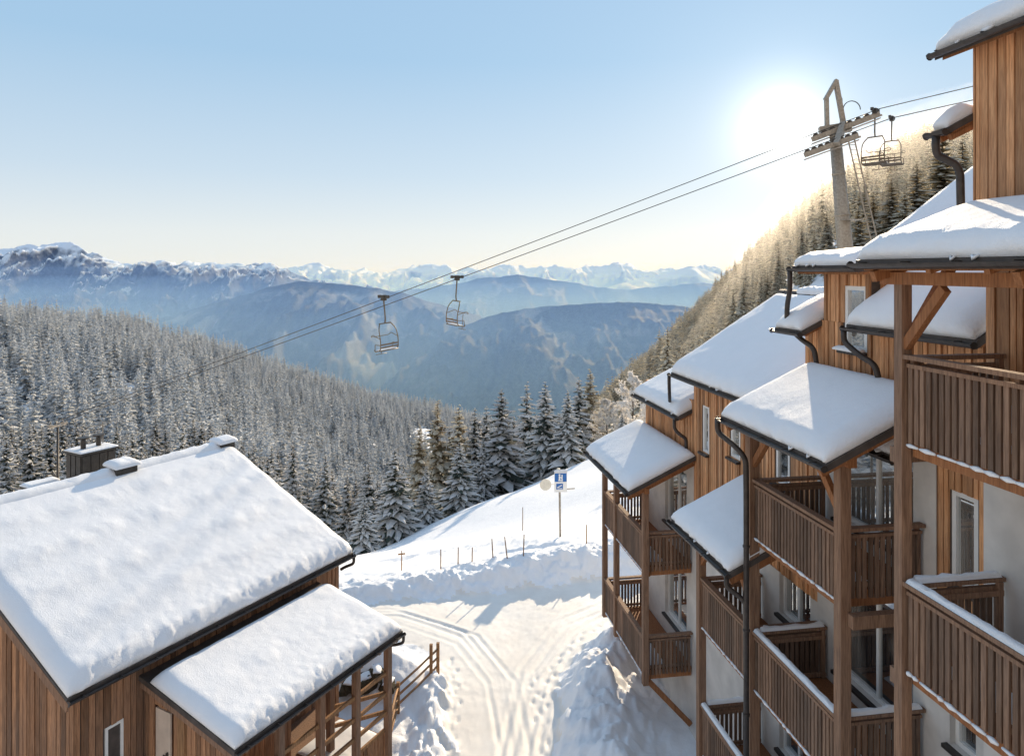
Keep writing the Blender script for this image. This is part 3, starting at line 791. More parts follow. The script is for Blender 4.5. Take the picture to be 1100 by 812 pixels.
st.box(1.65, 1.9, .0, .238, -14.6, -1.75)
st.box(VW, 6.5, 14.75, 15.0, -14.6, -5.35)
st.build('plaster_wall', M['stucco'], apt)
bw = MB()
back = MB()
for (v, u0, u1, z0, z1, hs) in ((VW,4.9,11.0,-6.7,-2.62,h_main),(VW,11.0,15.0,-5.35,-3.75,()),(VW,.24,1.7,-5.1,-1.9,h_strip),(VW,1.7,4.9,-2.15,-1.0,h_up),(VW,3.3,4.7,-1.0,.05,h_up),(VW,.24,1.7,-1.9,-.95,()),
                            (1.4,-7.0,.24,-1.75,.62,[(-2.6,-1.2,-1.7,.1)]),(1.5,-5.0,.5,.55,3.12,())):
    W(back, block_wall, v+.04, u0, u1, z0, z1, hs, th=.18)
    W(bw, plank_wall, v+.04, u0, u1, z0, z1, hs, w=.115 if v != 1.5 else .15, seed=int(u0*7+z1*3))
# end faces seen past the corners
bw.box(1.5, 6.0, .502, .53, .55, 3.2)
bw.box(VW+.06, 6.5, 4.705, 4.74, -2.15, .3)
back.build('wall_core', M['slab'], apt)
bw.build('board_cladding', M['boards'], apt)
O_ = lambda v: Vector((v,0,0))
for h in h_main: window(apt, O_(VW), YA, -XA, h, .06, 1, .07)
for h in h_low[:6]+h_low[6:]: window(apt, O_(VW), YA, -XA, h, .12, 1 if h[1]-h[0] < 1.1 else 2, .075)
for h in h_strip+h_up: window(apt, O_(VW), YA, -XA, h, .06, 1, .08)
for h in [(-1.5,-.55,-4.9,-2.6),(-1.5,-.55,-7.9,-5.6),(-3.6,-2.2,-4.9,-2.6)]: window(apt, O_(1.4), YA, -XA, h, .12, 1, .08)
window(apt, O_(1.4), YA, -XA, (-2.6,-1.2,-1.7,.1), .06, 2, .08)
s_ = snow_sheet('sill_snow', apt, (VW-.18,3.36,-1.512), (0,.76,0), (.14,0,.03), .07, .3, 4.2, R0=.05)

# ---- roofs: each rises from its eave into the facade
roof_r = shed_roof(apt, -.32, .13, 1.46, .74, -8.0, .50, .27, .12, seed=1.3, edges=(1,1,1,.9))
roof_c = shed_roof(apt, -.12, -2.90, 1.86, -1.98, 1.45, 5.0, .25, .11, seed=2.7, edges=(1,1,1,.8))
roof_m = shed_roof(apt, -.12, -5.85, 1.86, -4.93, 4.6, 7.6, .24, .11, seed=3.9, edges=(1,1,1,.8))
roof_f = shed_roof(apt, -.12, -6.2, 1.86, -5.28, 10.75, 15.3, .27, .11, seed=5.1, edges=(1,1,1,.7))
roof_f2 = shed_roof(apt, 1.48, -4.22, 3.4, -3.3, 11.1, 15.0, .27, .11, seed=6.3, edges=(1,1,1,.7))
roof_main = shed_roof(apt, 1.42, -3.0, 4.85, -.85, 2.0, 11.5, .27, .13, seed=7.7, edges=(1,1,1,.6))
shed_roof(apt, 8.3, -3.0, 4.86, -.85, 2.0, 11.5, .27, .13, seed=8.7, edges=(1,1,1,.6), gut=False, name='rear_roof')
roof_c2 = shed_roof(apt, 1.48, .08, 3.0, .26, 3.0, 5.12, .24, .12, seed=9.4, edges=(1,1,1,.6))
roof_c3 = shed_roof(apt, 3.02, .16, 6.6, 2.72, 1.0, 5.12, .25, .12, seed=14.4, edges=(1,1,1,.6), gut=False)
roof_h2 = shed_roof(apt, 1.46, -.98, 2.9, -.08, .42, 3.32, .30, .12, seed=10.8, edges=(1,1,1,.7))
roof_h1 = shed_roof(apt, 1.46, -1.22, 2.6, -.66, 4.72, 5.75, .26, .10, seed=11.6, edges=(1,1,1,.7))
roof_t = shed_roof(apt, 1.16, 3.12, 4.6, 4.9, -6.0, .84, .26, .12, seed=12.2, edges=(1,1,1,.6))
roof_h3 = shed_roof(apt, 1.12, 1.98, 1.62, 2.24, .535, .86, .2, .09, seed=13.3, edges=(1,.6,.6,.6), gut=True)
hw = MB(); W(hw, plank_wall, 2.1, 4.75, 5.6, -2.2, -1.05, (), w=.14, seed=5); hw.box(2.1, 3.2, 5.6, 5.63, -2.2, -.8); hw.build('hood_cladding', M['boards'], apt)
hb = MB(); hb.beam((1.2,.60,1.86),(1.62,.60,2.06),.07,.09); hb.beam((1.2,.79,1.86),(1.62,.79,2.06),.07,.09); hb.build('hood_bracket', M['beam'], apt)
# ridge tiles poking out of the snow at the far end of the main roof
rt = MB()
for k in range(4): rt.tube([(4.86,11.42-.33*k,-.70),(4.86,11.12-.33*k,-.70)], .13, 8)
rd = rt.build('ridge_tile', M['slab'], roof_main)
snow_sheet('ridge_snow', roof_main, (4.68,6.0,-.68), (0,4.3,0), (.4,0,0), .22, .4, 3.3, R0=.16)
# eave beams, posts, braces
for (u0,u1,v,z) in ((-7.0,.35,0,-.03),(1.6,4.9,.4,-2.86),(4.7,7.45,.45,-5.8),(10.85,15.2,.45,-6.15)):
    bm = MB(); bm.box(v-.07,v+.07,u0,u1,z-.16,z); bm.build('eave_beam', M['beam'], apt)
for (u,v,z,v1,z1) in ((.2,-.28,-.02,1.36,.52),(-2.0,-.28,-.02,1.36,.52),(-4.0,-.28,-.02,1.36,.52),(1.72,-.08,-3.02,1.86,-2.14),(4.82,-.08,-3.02,1.86,-2.14),(4.72,-.08,-5.98,1.86,-5.1),(7.4,-.08,-5.98,1.86,-5.1),(10.95,-.08,-6.33,1.86,-5.45),(15.1,-.08,-6.33,1.86,-5.45)):
    bm = MB(); bm.beam((v,u,z-.07),(v1,u,z1-.07),.10,.14); bm.build('rafter', M['beam'], apt)
for k in range(1,5):
    bm = MB(); bm.beam((-.26,.1-.85*k,-.0),(1.34,.1-.85*k,.53),.08,.1); bm.build('rafter', M['beam'], apt)
def post(u, v, z0, z1, w=.18):
    b = MB(); b.box(v-w/2, v+w/2, u-w/2, u+w/2, z0, z1); b.build('post', M['post'], apt)
post(0,0,-13.9,-.19,.145); post(1.86,.4,-13.9,-3.02); post(4.72,.4,-13.9,-3.02,.2); post(7.22,.45,-13.9,-5.96,.17)
for u in (15.0,13.7,11.0): post(u,.45,-11.75,-6.31,.16)
for (u,v,z,su,sv) in ((0,0,-.2,-1,0),(0,0,-.2,0,1),(1.86,.4,-3.02,1,0),(4.72,.4,-3.02,-1,0),(4.72,.4,-3.02,0,1),(7.22,.45,-5.96,-1,0),(4.72,.45,-5.96,1,0)):
    br = MB(); br.beam((v+sv*.05,u+su*.05,z-.78),(v+sv*.72,u+su*.72,z-.02+(.3 if sv else 0)),.09,.12); br.build('knee_brace', M['beam'], apt)

# ---- balconies
def balcony(u0, u1, v0, v1, z, seed, near=True, far=True, snow=False, snow_low=True):
    d = MB(); d.box(v0+.03, v1-.005, u0+.02, u1-.02, z-1.10, z-1.02)
    d.box(v0+.05, v0+.19, u0+.02, u1-.02, z-1.30, z-1.103); d.box(v0+.2, v1-.01, u0+.03, u0+.15, z-1.28, z-1.103); d.box(v0+.2, v1-.01, u1-.15, u1-.03, z-1.28, z-1.103)
    k = u0+.7
    while k < u1-.3: d.box(v0+.2, v1-.01, k, k+.1, z-1.25, z-1.103); k += .7
    b = d.build('balcony', M['beam'], apt)
    slat_rail((v0,u0),(v0,u1), z, 'railing', b, 1, seed=seed)
    if near: slat_rail((v0+.08,u0),(v1-.03,u0), z-.012, 'railing', b, -1, seed=seed+1)
    if far: slat_rail((v0+.08,u1),(v1-.03,u1), z-.012, 'railing', b, 1, seed=seed+2)
    if snow:
        rail_snow(b, (v0,u0+.05), (v0,u1-.02), z+.001, seed=seed*1.3)
        if near: rail_snow(b, (v0+.1,u0), (v1-.05,u0), z-.011, seed=seed*1.7)
        if far: rail_snow(b, (v0+.1,u1), (v1-.05,u1), z-.011, seed=seed*1.9)
    if snow_low:
        e = MB(); rn = random.Random(seed); u = u0+.05
        while u < u1-.1:
            w = rn.uniform(.08,.3); e.tube([(v0-.02,u,z-1.155),(v0-.03,u+w/2,z-1.15),(v0-.02,min(u1,u+w),z-1.155)],[.015,rn.uniform(.018,.034),.015],6); u += w*rn.uniform(.9,1.2)
        e.build('edge_snow', M['snow'], b, True)
        snow_sheet('deck_snow', b, (v0+.22,u0+.25,z-1.018), (0,u1-u0-.5,0), (.5,0,0), .05, .3, seed*1.1, R0=.2)
    return b
balcony(-6.5, -.1, .0, 1.36, -1.08, 1)
balcony(-6.5, -.1, .0, 1.36, -3.98, 2, snow=True)
balcony(-6.5, -.1, .0, 1.36, -7.0, 3, snow=True)
balcony(1.96, 4.6, .4, 1.88, -4.05, 4)
balcony(1.96, 4.6, .4, 1.88, -7.0, 5, snow=True)
balcony(1.96, 4.6, .4, 1.88, -10.0, 6, snow=True)
balcony(4.84, 7.12, .45, 1.88, -7.05, 7)
balcony(4.84, 7.12, .45, 1.88, -9.95, 8, snow=True)
balcony(11.08, 14.9, .45, 1.88, -7.45, 9)
balcony(11.08, 14.9, .45, 1.88, -10.4, 10)
bs = MB(); bs.beam((.6,11.15,-11.75),(1.86,11.15,-13.1),.12,.14); bs.build('support_strut', M['beam'], apt); bs = MB(); bs.beam((.6,14.7,-11.75),(1.86,14.7,-13.1),.12,.14); bs.build('support_strut', M['beam'], apt)
# timber ends between the storeys and the plates under the decks
for z in (-2.42,-5.32,-8.3):
    tb = MB(); tb.box(-.02,1.36,.1,.22,z-.1,z+.1); tb.build('cross_beam', M['post'], apt)
for z in (-5.4,-8.35):
    tb = MB(); tb.box(.42,1.86,1.62,1.76,z-.1,z+.1); tb.build('cross_beam', M['post'], apt)
# ---- downpipes with their swan necks
downpipe(apt, [(-.19,5.0,-2.97),(-.19,5.0,-3.22),(.0,4.6,-3.42),(.10,4.40,-3.6),(.10,4.38,-4.3),(.10,4.38,-13.4)], .055)
downpipe(apt, [(-.185,4.62,-5.92),(-.185,4.62,-6.12),(.0,4.5,-6.25),(.10,4.42,-6.35),(.10,4.40,-6.7),(.10,4.39,-7.2)], .05, False)
downpipe(apt, [(1.42,5.1,.03),(1.42,5.1,-.42),(1.5,5.35,-.75),(1.5,5.35,-1.15),(1.62,5.0,-1.42),(1.72,4.72,-1.55),(1.72,4.62,-2.0)], .052, False)
downpipe(apt, [(1.40,3.30,-1.06),(1.40,3.30,-1.28),(1.5,2.98,-1.5),(1.62,2.75,-1.62),(1.66,2.65,-2.1)], .052, False)
downpipe(apt, [(1.36,11.5,-3.08),(1.36,11.5,-3.3),(1.42,11.62,-3.7),(1.5,11.8,-3.9)], .05, False)
downpipe(apt, [(1.42,11.25,-4.30),(1.42,11.25,-4.6),(1.55,11.15,-4.75),(1.72,11.1,-4.85),(1.72,11.1,-5.3)], .05, False)
downpipe(apt, [(1.06,.70,1.9),(1.06,.70,1.72),(1.10,.72,1.62),(1.32,.62,1.48),(1.36,.60,1.35),(1.36,.58,.62)], .055, False)

# ------------------------------------------------------------------ the chalet on the left
CA = math.atan2(-.485, .875)
ch = empty('wooden_chalet', (-2.9, 19.0, 0), CA, None, 'old dark timber chalet under deep snow with a lean-to porch roof', 'building')
# local: x towards the road (x=0 porch eave), y along the ridge away from the viewer
XE, XR, ZE, ZR = -2.75, -8.14, -8.5, -6.05
Y0, Y1 = -7.24, 1.1
rf_ = MB(); rf_.poly([(XE,Y0,ZE),(XR,Y0,ZR),(XR,Y1,ZR),(XE,Y1,ZE)], (0,0,-.14)); rf_.poly([(XR-.003,Y0,ZR),(XR*2-XE,Y0,ZE),(XR*2-XE,Y1,ZE),(XR-.003,Y1,ZR)], (0,0,-.14))
roof = rf_.build('roof', M['slab'], ch)
snow_sheet('snow_cover', roof, (XE-.03,Y0+.03,ZE+.01), (0,Y1-Y0-.06,0), (XR-XE-.05,0,ZR-ZE+.03), .30, .16, 21.0, over=.05, step=.08, ripple=.028, edges=(.9,1,1,.5), pit=.05)
snow_sheet('snow_cover', roof, (2*XR-XE+.03,Y0+.03,ZE+.01), (0,Y1-Y0-.06,0), (XE-XR-.05,0,ZR-ZE+.03), .36, .12, 22.0, over=.06, step=.2, edges=(.9,1,1,.5))
snow_sheet('ridge_snow', roof, (XR-.28,Y0+.1,ZR+.02), (0,Y1-Y0-.2,0), (.56,0,0), .36, .3, 23.0, step=.14, R0=.3)
gutter(roof, (XE+.06,Y0,ZE-.06), (XE+.06,Y1,ZE-.06), .06)
PX0, PX1, PZ0, PZ1 = 0.0, -3.3, -9.66, -8.95
PY0, PY1 = -5.5, -.05
pr = MB(); pr.poly([(PX0,PY0,PZ0),(PX1,PY0,PZ1),(PX1,PY1,PZ1),(PX0,PY1,PZ0)], (0,0,-.11)); porch = pr.build('porch_roof', M['slab'], ch)
snow_sheet('snow_cover', porch, (PX0-.03,PY0+.03,PZ0+.01), (0,PY1-PY0-.06,0), (-2.72,0,(PZ1-PZ0)*2.72/3.3), .27, .16, 25.0, over=.05, step=.07, ripple=.02, edges=(.9,1,1,.8), pit=.05)
gutter(porch, (.06,PY0,PZ0-.05), (.06,PY1,PZ0-.05), .055)
downpipe(porch, [(.06,PY1-.05,PZ0-.1),(.06,PY1-.05,PZ0-.28),(-.15,PY1-.12,PZ0-.36),(-.4,PY1-.2,PZ0-.4)], .04, False)
downpipe(roof, [(XE+.06,Y1-.05,ZE-.1),(XE+.06,Y1-.05,ZE-.3),(XE-.2,Y1-.15,ZE-.42),(XE-.32,Y1-.2,ZE-.5)], .045, False)
# walls
XW, YG = -3.1, -6.95
gz = lambda a: ZE - .16 + (ZR-ZE)*(1-abs((a-(XR-XW*0)) )/(XE-XR)) if False else ZR - .17 - abs(a-XR)*(ZR-ZE)/(XE-XR)
core = MB()
core.poly([(XW-.02,YG+.06,-15),(2*XR-XW+.02,YG+.06,-15),(2*XR-XW+.02,YG+.06,gz(2*XR-XW)),(XR,YG+.06,gz(XR)),(XW-.02,YG+.06,gz(XW))], (0,.16,0))
core.box(XW-.2,XW-.03,YG+.25,.85,-15,ZE-.2); core.poly([(XW-.02,.7,-15),(2*XR-XW,.7,-15),(2*XR-XW,.7,gz(2*XR-XW)),(XR,.7,gz(XR)),(XW-.02,.7,gz(XW))], (0,.15,0))
core.build('wall_core', M['slab'], ch)
bd = MB()
gh = [(-8.9,-8.35,-10.2,-9.3)]
plank_wall(bd, Vector((0,YG+.06,0)), XA, -YA, 2*XR-XW, XW+.035, -10.9, gz, gh, w=.17, seed=41)
plank_wall(bd, Vector((0,YG+.03,0)), XA, -YA, 2*XR-XW, XW+.07, -15, lambda a: -10.91, (), w=.17, t=.045, seed=44)
sh = [(-6.25,-5.85,-10.62,-9.74)]
plank_wall(bd, Vector((XW-.03,0,0)), YA, XA, YG+.03, .85, -15, ZE-.2, sh, w=.16, seed=42)
pz = lambda a: PZ0 - .12 + (PZ1-PZ0)*(a-PX0)/(PX1-PX0)
plank_wall(bd, Vector((0,PY0+.2,0)), XA, -YA, XW, -1.95, -15, pz, [(-2.72,-2.18,-12.4,-9.62)], w=.16, seed=43)
plank_wall(bd, Vector((0,PY0+.2,0)), XA, -YA, -1.7, -.45, -15, lambda a: pz(a)-.05, (), w=.16, t=.02, seed=45)
# lower boarding along the porch front
plank_wall(bd, Vector((-.42,0,0)), YA, XA, PY0+.25, -.25, -13.6, -12.35, (), w=.14, t=.03, seed=46)
plank_wall(bd, Vector((-1.9,0,0)), YA, XA, PY0+.25, -2.2, -13.6, -9.35, (), w=.16, t=.03, seed=47)
bd.build('board_wall', M['oldboards'], ch)
dr = MB(); dr.box(-2.70,-2.20,PY0+.135,PY0+.175,-12.4,-9.64)
door = dr.build('door', M['door'], ch)
dh = MB(); dh.box(-2.30,-2.26,PY0+.09,PY0+.134,-10.75,-10.5); dh.tube([(-2.28,PY0+.10,-10.58),(-2.40,PY0+.10,-10.58)],.015,6); dh.build('handle', M['dsteel'], door)
window(ch, Vector((XW-.0,0,0)), YA, XA, sh[0], .02, 1, .06)
window(ch, Vector((0,YG,0)), XA, -YA, gh[0], -.0, 1, .06)
vb = MB()
vb.beam((XE+.02,Y0+.02,ZE-.17),(XR,Y0+.02,ZR-.17),.05,.2); vb.beam((2*XR-XE,Y0+.02,ZE-.17),(XR,Y0+.02,ZR-.17),.05,.2); vb.beam((PX0,PY0+.03,PZ0-.16),(PX1+.25,PY0+.03,PZ1-.22),.05,.14)
vb.build('verge_board', M['post'], ch)
pb = MB()
pb.box(-.42,-.28,PY0+.15,PY1-.1,PZ0-.22,PZ0-.06)
for k in range(8):
    rb = MB(); rb.beam((-.02,PY0+.35+.7*k,PZ0-.175),(-2.95,PY0+.35+.7*k,PZ1-.19),.08,.1); rb.build('rafter', M['post'], ch)
pb.build('porch_beam', M['post'], ch)
for y in (-.25,-1.5,-2.75,-4.0,-5.2):
    b = MB(); b.box(-.43,-.27,y-.08,y+.08,-13.9,PZ0-.22); b.build('porch_post', M['post'], ch)
b = MB(); b.box(-1.95,-1.72,PY0+.12,PY0+.3,-13.9,PZ0+.25); b.build('corner_post', M['fence'], ch)
b = MB(); b.box(-1.3,-1.14,-1.58,-1.42,-13.9,PZ0+.05); b.build('porch_post', M['post'], ch)
for p_, q_ in [((-.35,PY0+.2,z),(-.35,-.25,z)) for z in (-10.75,-11.3,-11.8)]+[((-.42,PY0+.2,-12.3),(-.42,-.25,-12.3))]+[((-.35,-.25,z),(-1.22,-1.5,z)) for z in (-11.3,-11.8)]:
    pl = MB(); pl.beam(p_, q_, .06, .09); pl.build('porch_rail', M['fence'], ch)
pf = MB(); pf.box(-3.0,-.45,PY0+.3,-.25,-12.6,-12.5); pf.build('porch_floor', M['post'], ch)
snow_sheet('floor_snow', ch, (-.5,-1.9,-12.495), (0,1.55,0), (-1.5,0,0), .10, .5, 8.8, R0=.3)
# vents and chimney on the ridge
def roof_vent(y, w, l, hgt, sd):
    b = MB(); x0 = XR+.05; b.box(x0-w/2, x0+w/2, y-l/2, y+l/2, ZR-.1, ZR+hgt); o = b.build('roof_vent', M['dsteel'], ch)
    snow_sheet('snow_cap', o, (x0-w/2-.07,y-l/2-.07,ZR+hgt), (0,l+.14,0), (w+.14,0,-.05), .16, .3, sd, step=.06, R0=.16)
roof_vent(-2.75, .5, .62, .42, 31.); roof_vent(.75, .42, .55, .36, 32.)
cb = MB(); cb.box(XR-1.5,XR-.75,-3.45,-2.45,ZR-.9,ZR+.72)
for k in range(4): cb.box(XR-.752,XR-.73,-3.43+.25*k,-3.21+.25*k,ZR-.4,ZR+.68)
for k in range(3): cb.box(XR-1.48+.25*k,XR-1.28+.25*k,-3.47,-3.45,ZR-.4,ZR+.68)
cb.box(XR-1.56,XR-.69,-3.51,-2.39,ZR+.72,ZR+.77)
chim = cb.build('chimney', M['dsteel'], ch)
cp = MB()
for y in (-3.2,-2.75): cp.tube([(XR-1.1,y,ZR+.77),(XR-1.1,y,ZR+1.08)], .07, 10); cp.tube([(XR-1.1,y,ZR+1.12),(XR-1.1,y,ZR+1.16)], .16, 12)
for y in (-3.2,-2.75): cp.tube([(XR-1.1,y,ZR+1.06),(XR-1.1,y,ZR+1.13)], .02, 6)
cp.build('flue_pipe', M['dsteel'], chim)
snow_sheet('snow_cap', chim, (XR-1.55,-3.5,ZR+.772), (0,1.1,0), (.85,0,0), .05, .4, 33., R0=.05)
an = MB(); an.tube([(XR-1.3,-2.5,ZR+.7),(XR-1.3,-2.5,ZR+1.45)], .018, 6); an.tube([(XR-1.3,-3.0,ZR+1.38),(XR-1.3,-1.9,ZR+1.44)], .012, 6)
for k in range(6): an.tube([(XR-1.55,-2.9+.18*k,ZR+1.385+.01*k),(XR-1.05,-2.9+.18*k,ZR+1.385+.01*k)], .008, 5)
an.build('antenna', M['steel'], ch)
# flat lower annex roof behind the ridge
ax = MB(); ax.poly([(XR-1.9,-4.5,ZR-.05),(XR-1.5,-4.5,ZR-.05),(XR-1.5,-3.65,ZR-.05),(XR-1.9,-3.65,ZR-.05)],(0,0,-.06)); ax.beam((XR-1.7,-4.1,ZR-1.2),(XR-1.7,-4.1,ZR-.1),.06,.06); ao = ax.build('solar_panel', M['dsteel'], ch)
snow_sheet('snow_cap', ao, (XR-1.9,-4.5,ZR-.045),(0,.85,0),(.4,0,0),.08,.3,34.,R0=.06)
# ------------------------------------------------------------------ chairlift
UP = [at(945,117,44), at(62,452,55)]; LP = [at(958,127,43), at(62,455,54)]
def on(line, px):
    p, q = line; lo, hi = 0.0, 1.0
    for _ in range(50):
        m = (lo+hi)/2; c = p.lerp(q, m)
        if CX + F*c.x/c.y > px: lo = m
        else: hi = m
    return p.lerp(q, lo)
def rope(name, pts, label):
    b = MB(); out = []
    for p, q in zip(pts[:-1], pts[1:]):
        L = (q-p).length; n = max(2, int(L/2))
        for i in range(n): t = i/n; out.append(p.lerp(q, t) - Vector((0,0,.0012*L*t*(1-t)*L*.12)))
    out.append(pts[-1]); b.tube(out, .027, 6)
    return tag(b.build(name, M['dsteel'], None, True), label, 'cable', 'haul ropes of the chairlift')
rope('lift_cable', [at(1120,75,40.6), on(UP,962), on(UP,880), UP[1]], 'upper of the two steel ropes of the chairlift slanting across the sky')
rope('lift_cable', [at(1120,91,39.6), on(LP,972), on(LP,870), LP[1]], 'lower of the two steel ropes of the chairlift slanting across the sky')
cdir = (UP[0]-UP[1]).normalized()
def pylon():
    top = at(897,143,45); bx, by = at(918,270,45).x, 45.2
    gz_ = ground_z(bx, by)
    t = empty('lift_pylon', (bx, by, gz_), 0, None, 'tall steel chairlift pylon leaning over the trees below the sun', 'pylon')
    L = lambda p: Vector(p) - Vector((bx, by, gz_))
    foot = Vector((0,0,-1)); tp = L(top)
    c = MB(); c.tube([foot, foot.lerp(tp,.5), tp], [.62,.47,.35], 14); 
    for s in (.35,.6,.8):
        p = foot.lerp(tp, s); d = (tp-foot).normalized(); r = .62-.27*s+.03; c.tube([p-d*.06, p+d*.06], r, 14)
    c.build('column', M['steel'], t, True)
    # cross head carrying the two sheave trains
    a, b_ = L(on(UP,905)), L(on(LP,900)); hd = (b_-a).normalized()
    x = MB(); x.beam(tp+Vector((-.9,.2,.1)), tp+Vector((.9,-.2,.35)), .55, .6); x.beam(a-Vector((0,0,.25)) - hd*.3, b_-Vector((0,0,.25)) + hd*.3, .35, .4)
    x.beam(tp + Vector((-.2,0,-.1)), a-Vector((0,0,.35)), .3,.35); x.beam(tp + Vector((.2,0,-.1)), b_-Vector((0,0,.35)), .3,.35)
    x.build('cross_head', M['steel'], t)
    for line, p0, p1 in ((UP, 949, 872), (LP, 922, 864)):
        s = MB(); A, B_ = L(on(line,p0)), L(on(line,p1)); dn = Vector((0,0,-.32))
        s.beam(A+dn, B_+dn, .16, .30); s.beam(A+dn*1.9, B_+dn*1.9, .45, .05)
        s.beam(A+dn+Vector((.3,.3,0)), B_+dn+Vector((.3,.3,0)), .05, .12)
        tr = s.build('sheave_train', M['steel'], t)
        n = 8; side = (B_-A).normalized().cross(ZA).normalized()
        for i in range(n):
            w = MB(); p = A.lerp(B_, (i+.5)/n) + Vector((0,0,-.21)); w.tube([p-side*.07, p+side*.07], .19, 14); w.build('sheave_wheel', M['dsteel'], tr)
    fr = MB(); k = L(at(897,88,45)); fr.beam(tp+Vector((-.5,0,.2)), k+Vector((-.55,0,-1.0)), .22,.26); fr.beam(tp+Vector((.55,0,.5)), k+Vector((.05,0,.0)), .26,.26); fr.beam(k+Vector((.1,0,.1)), k+Vector((-.62,0,-1.15)), .3,.22)
    fr.build('lifting_frame', M['steel'], t)
    hp = MB(); r0 = L(at(915,118,45)); hp.tube([r0+Vector((.55*math.cos(z_), 0, .55*math.sin(z_))) for z_ in [math.pi*i/10 for i in range(11)]], .03, 6)
    hp.tube([k+Vector((.1,0,-.2)), k+Vector((.45,0,-1.1)), k+Vector((.5,0,-2.2))], .025, 6); hp.build('cable_loop', M['dsteel'], t)
    ld = MB(); e0, e1 = L(at(914,148,44.4)), L(at(940,262,44.4))
    for s in (-.2,.2): ld.tube([e0+Vector((s,0,0)), e1+Vector((s,0,0))], .045, 6)
    n = 22
    for i in range(n): p = e0.lerp(e1, (i+.5)/n); ld.tube([p+Vector((-.2,0,0)), p+Vector((.2,0,0))], .02, 5)
    ld.build('ladder', M['steel'], t)
    pf = MB(); q = L(at(912,236,44.6)); pf.box(q.x-.5,q.x+.7,q.y-.5,q.y+.5,q.z-.04,q.z); pf.build('ladder_platform', M['steel'], t)
pylon()
def chair(px, line, scale, rz, label, tilt=0.0):
    g = on(line, px)
    t = empty('lift_chair', tuple(g), rz, None, label, 'chairlift chair', 'chairs hanging on the lift ropes'); t.scale = (scale,)*3; t.rotation_euler.y = tilt
    # local: x across the seat, y = direction the rider faces, origin at the rope
    a = MB(); a.tube(smooth_path([(0,0,.05),(0,0,-.15),(0,-.05,-1.25),(0,.0,-1.5)]), .045, 8)
    a.beam((-.42,0,-1.52),(.42,0,-1.52),.07,.07); a.build('hanger', M['csteel'], t, False)
    gr = MB(); gr.box(-.11,.11,-.14,.14,-.2,.12); gr.tube([(-.02,-.42,.03),(-.02,.42,.03)],.06,8); gr.box(-.07,.07,.30,.46,-.06,.12); gr.box(-.07,.07,-.46,-.30,-.06,.12); gr.build('grip', M['dsteel'], t)
    fr = MB()
    for s in (-1,1):
        fr.tube(smooth_path([(s*.40,0,-1.52),(s*.62,-.20,-1.85),(s*.64,-.34,-2.45),(s*.64,-.28,-3.05),(s*.64,.22,-3.12),(s*.64,.30,-3.02)]), .032, 7)
        fr.tube([(s*.64,-.30,-2.72),(s*.64,.20,-2.72),(s*.64,.24,-3.08)], .024, 6)
    fr.tube([(-.64,-.3,-3.05),(.64,-.3,-3.05)],.03,6); fr.tube([(-.64,.22,-3.12),(.64,.22,-3.12)],.03,6)
    fr.build('side_frame', M['csteel'], t, True)
    st_ = MB()
    for k in range(5): st_.box(-.63,.63,-.26+.1*k,-.18+.1*k,-3.085-.006*k,-3.055-.006*k)
    st_.build('seat', M['seat'], t)
    bk = MB()
    for k in range(2): bk.box(-.63,.63,-.365,-.335,-2.90+.16*k,-2.81+.16*k)
    bk.build('backrest', M['seat'], t)
    bar = MB(); bar.tube(smooth_path([(-.66,-.33,-2.35),(-.66,.35,-2.15),(-.66,.55,-2.3),(.66,.55,-2.3),(.66,.35,-2.15),(.66,-.33,-2.35)]), .022, 6)
    bar.tube([(0,.55,-2.3),(0,.50,-3.35)], .02, 6); bar.tube([(-.4,.50,-3.35),(.4,.50,-3.35)], .022, 6); bar.build('safety_bar', M['csteel'], t, True)
    snow_sheet('seat_snow', t, (-.6,-.2,-3.055), (1.2,0,0), (0,.36,0), .06, .3, px*.1, R0=.08)
    return t
chair(940, UP, 1.08, R(-50), 'upper chair hanging from the rope beside the lift pylon')
chair(958, LP, .92, R(-45), 'lower chair hanging from the lower rope right of the lift pylon')
chair(412, UP, 1.22, R(48), 'empty chair hanging lower left over the far valley', R(-4))
chair(491, LP, 1.06, R(-52), 'empty chair hanging higher right over the far valley', R(3))
def far_mast():
    p = at(62,454,54.6); gz_ = ground_z(p.x, p.y); h = p.z-gz_
    t = empty('lift_mast', (p.x,p.y,gz_), 0, None, 'slim lift mast standing among the trees behind the chalet chimney', 'pylon')
    b = MB(); b.tube([(0,0,-1),(0,0,h-.35)], [.14,.08], 10); b.build('column', M['dsteel'], t, True)
    c = MB(); c.beam((-.2,-.7,h-.25),(.2,.7,h-.25),.1,.12); c.beam((-.4,-.55,h-.14),(.4,-.45,h-.12),.06,.09); c.beam((-.4,.45,h-.14),(.4,.55,h-.12),.06,.09); c.build('cross_head', M['steel'], t)
far_mast()

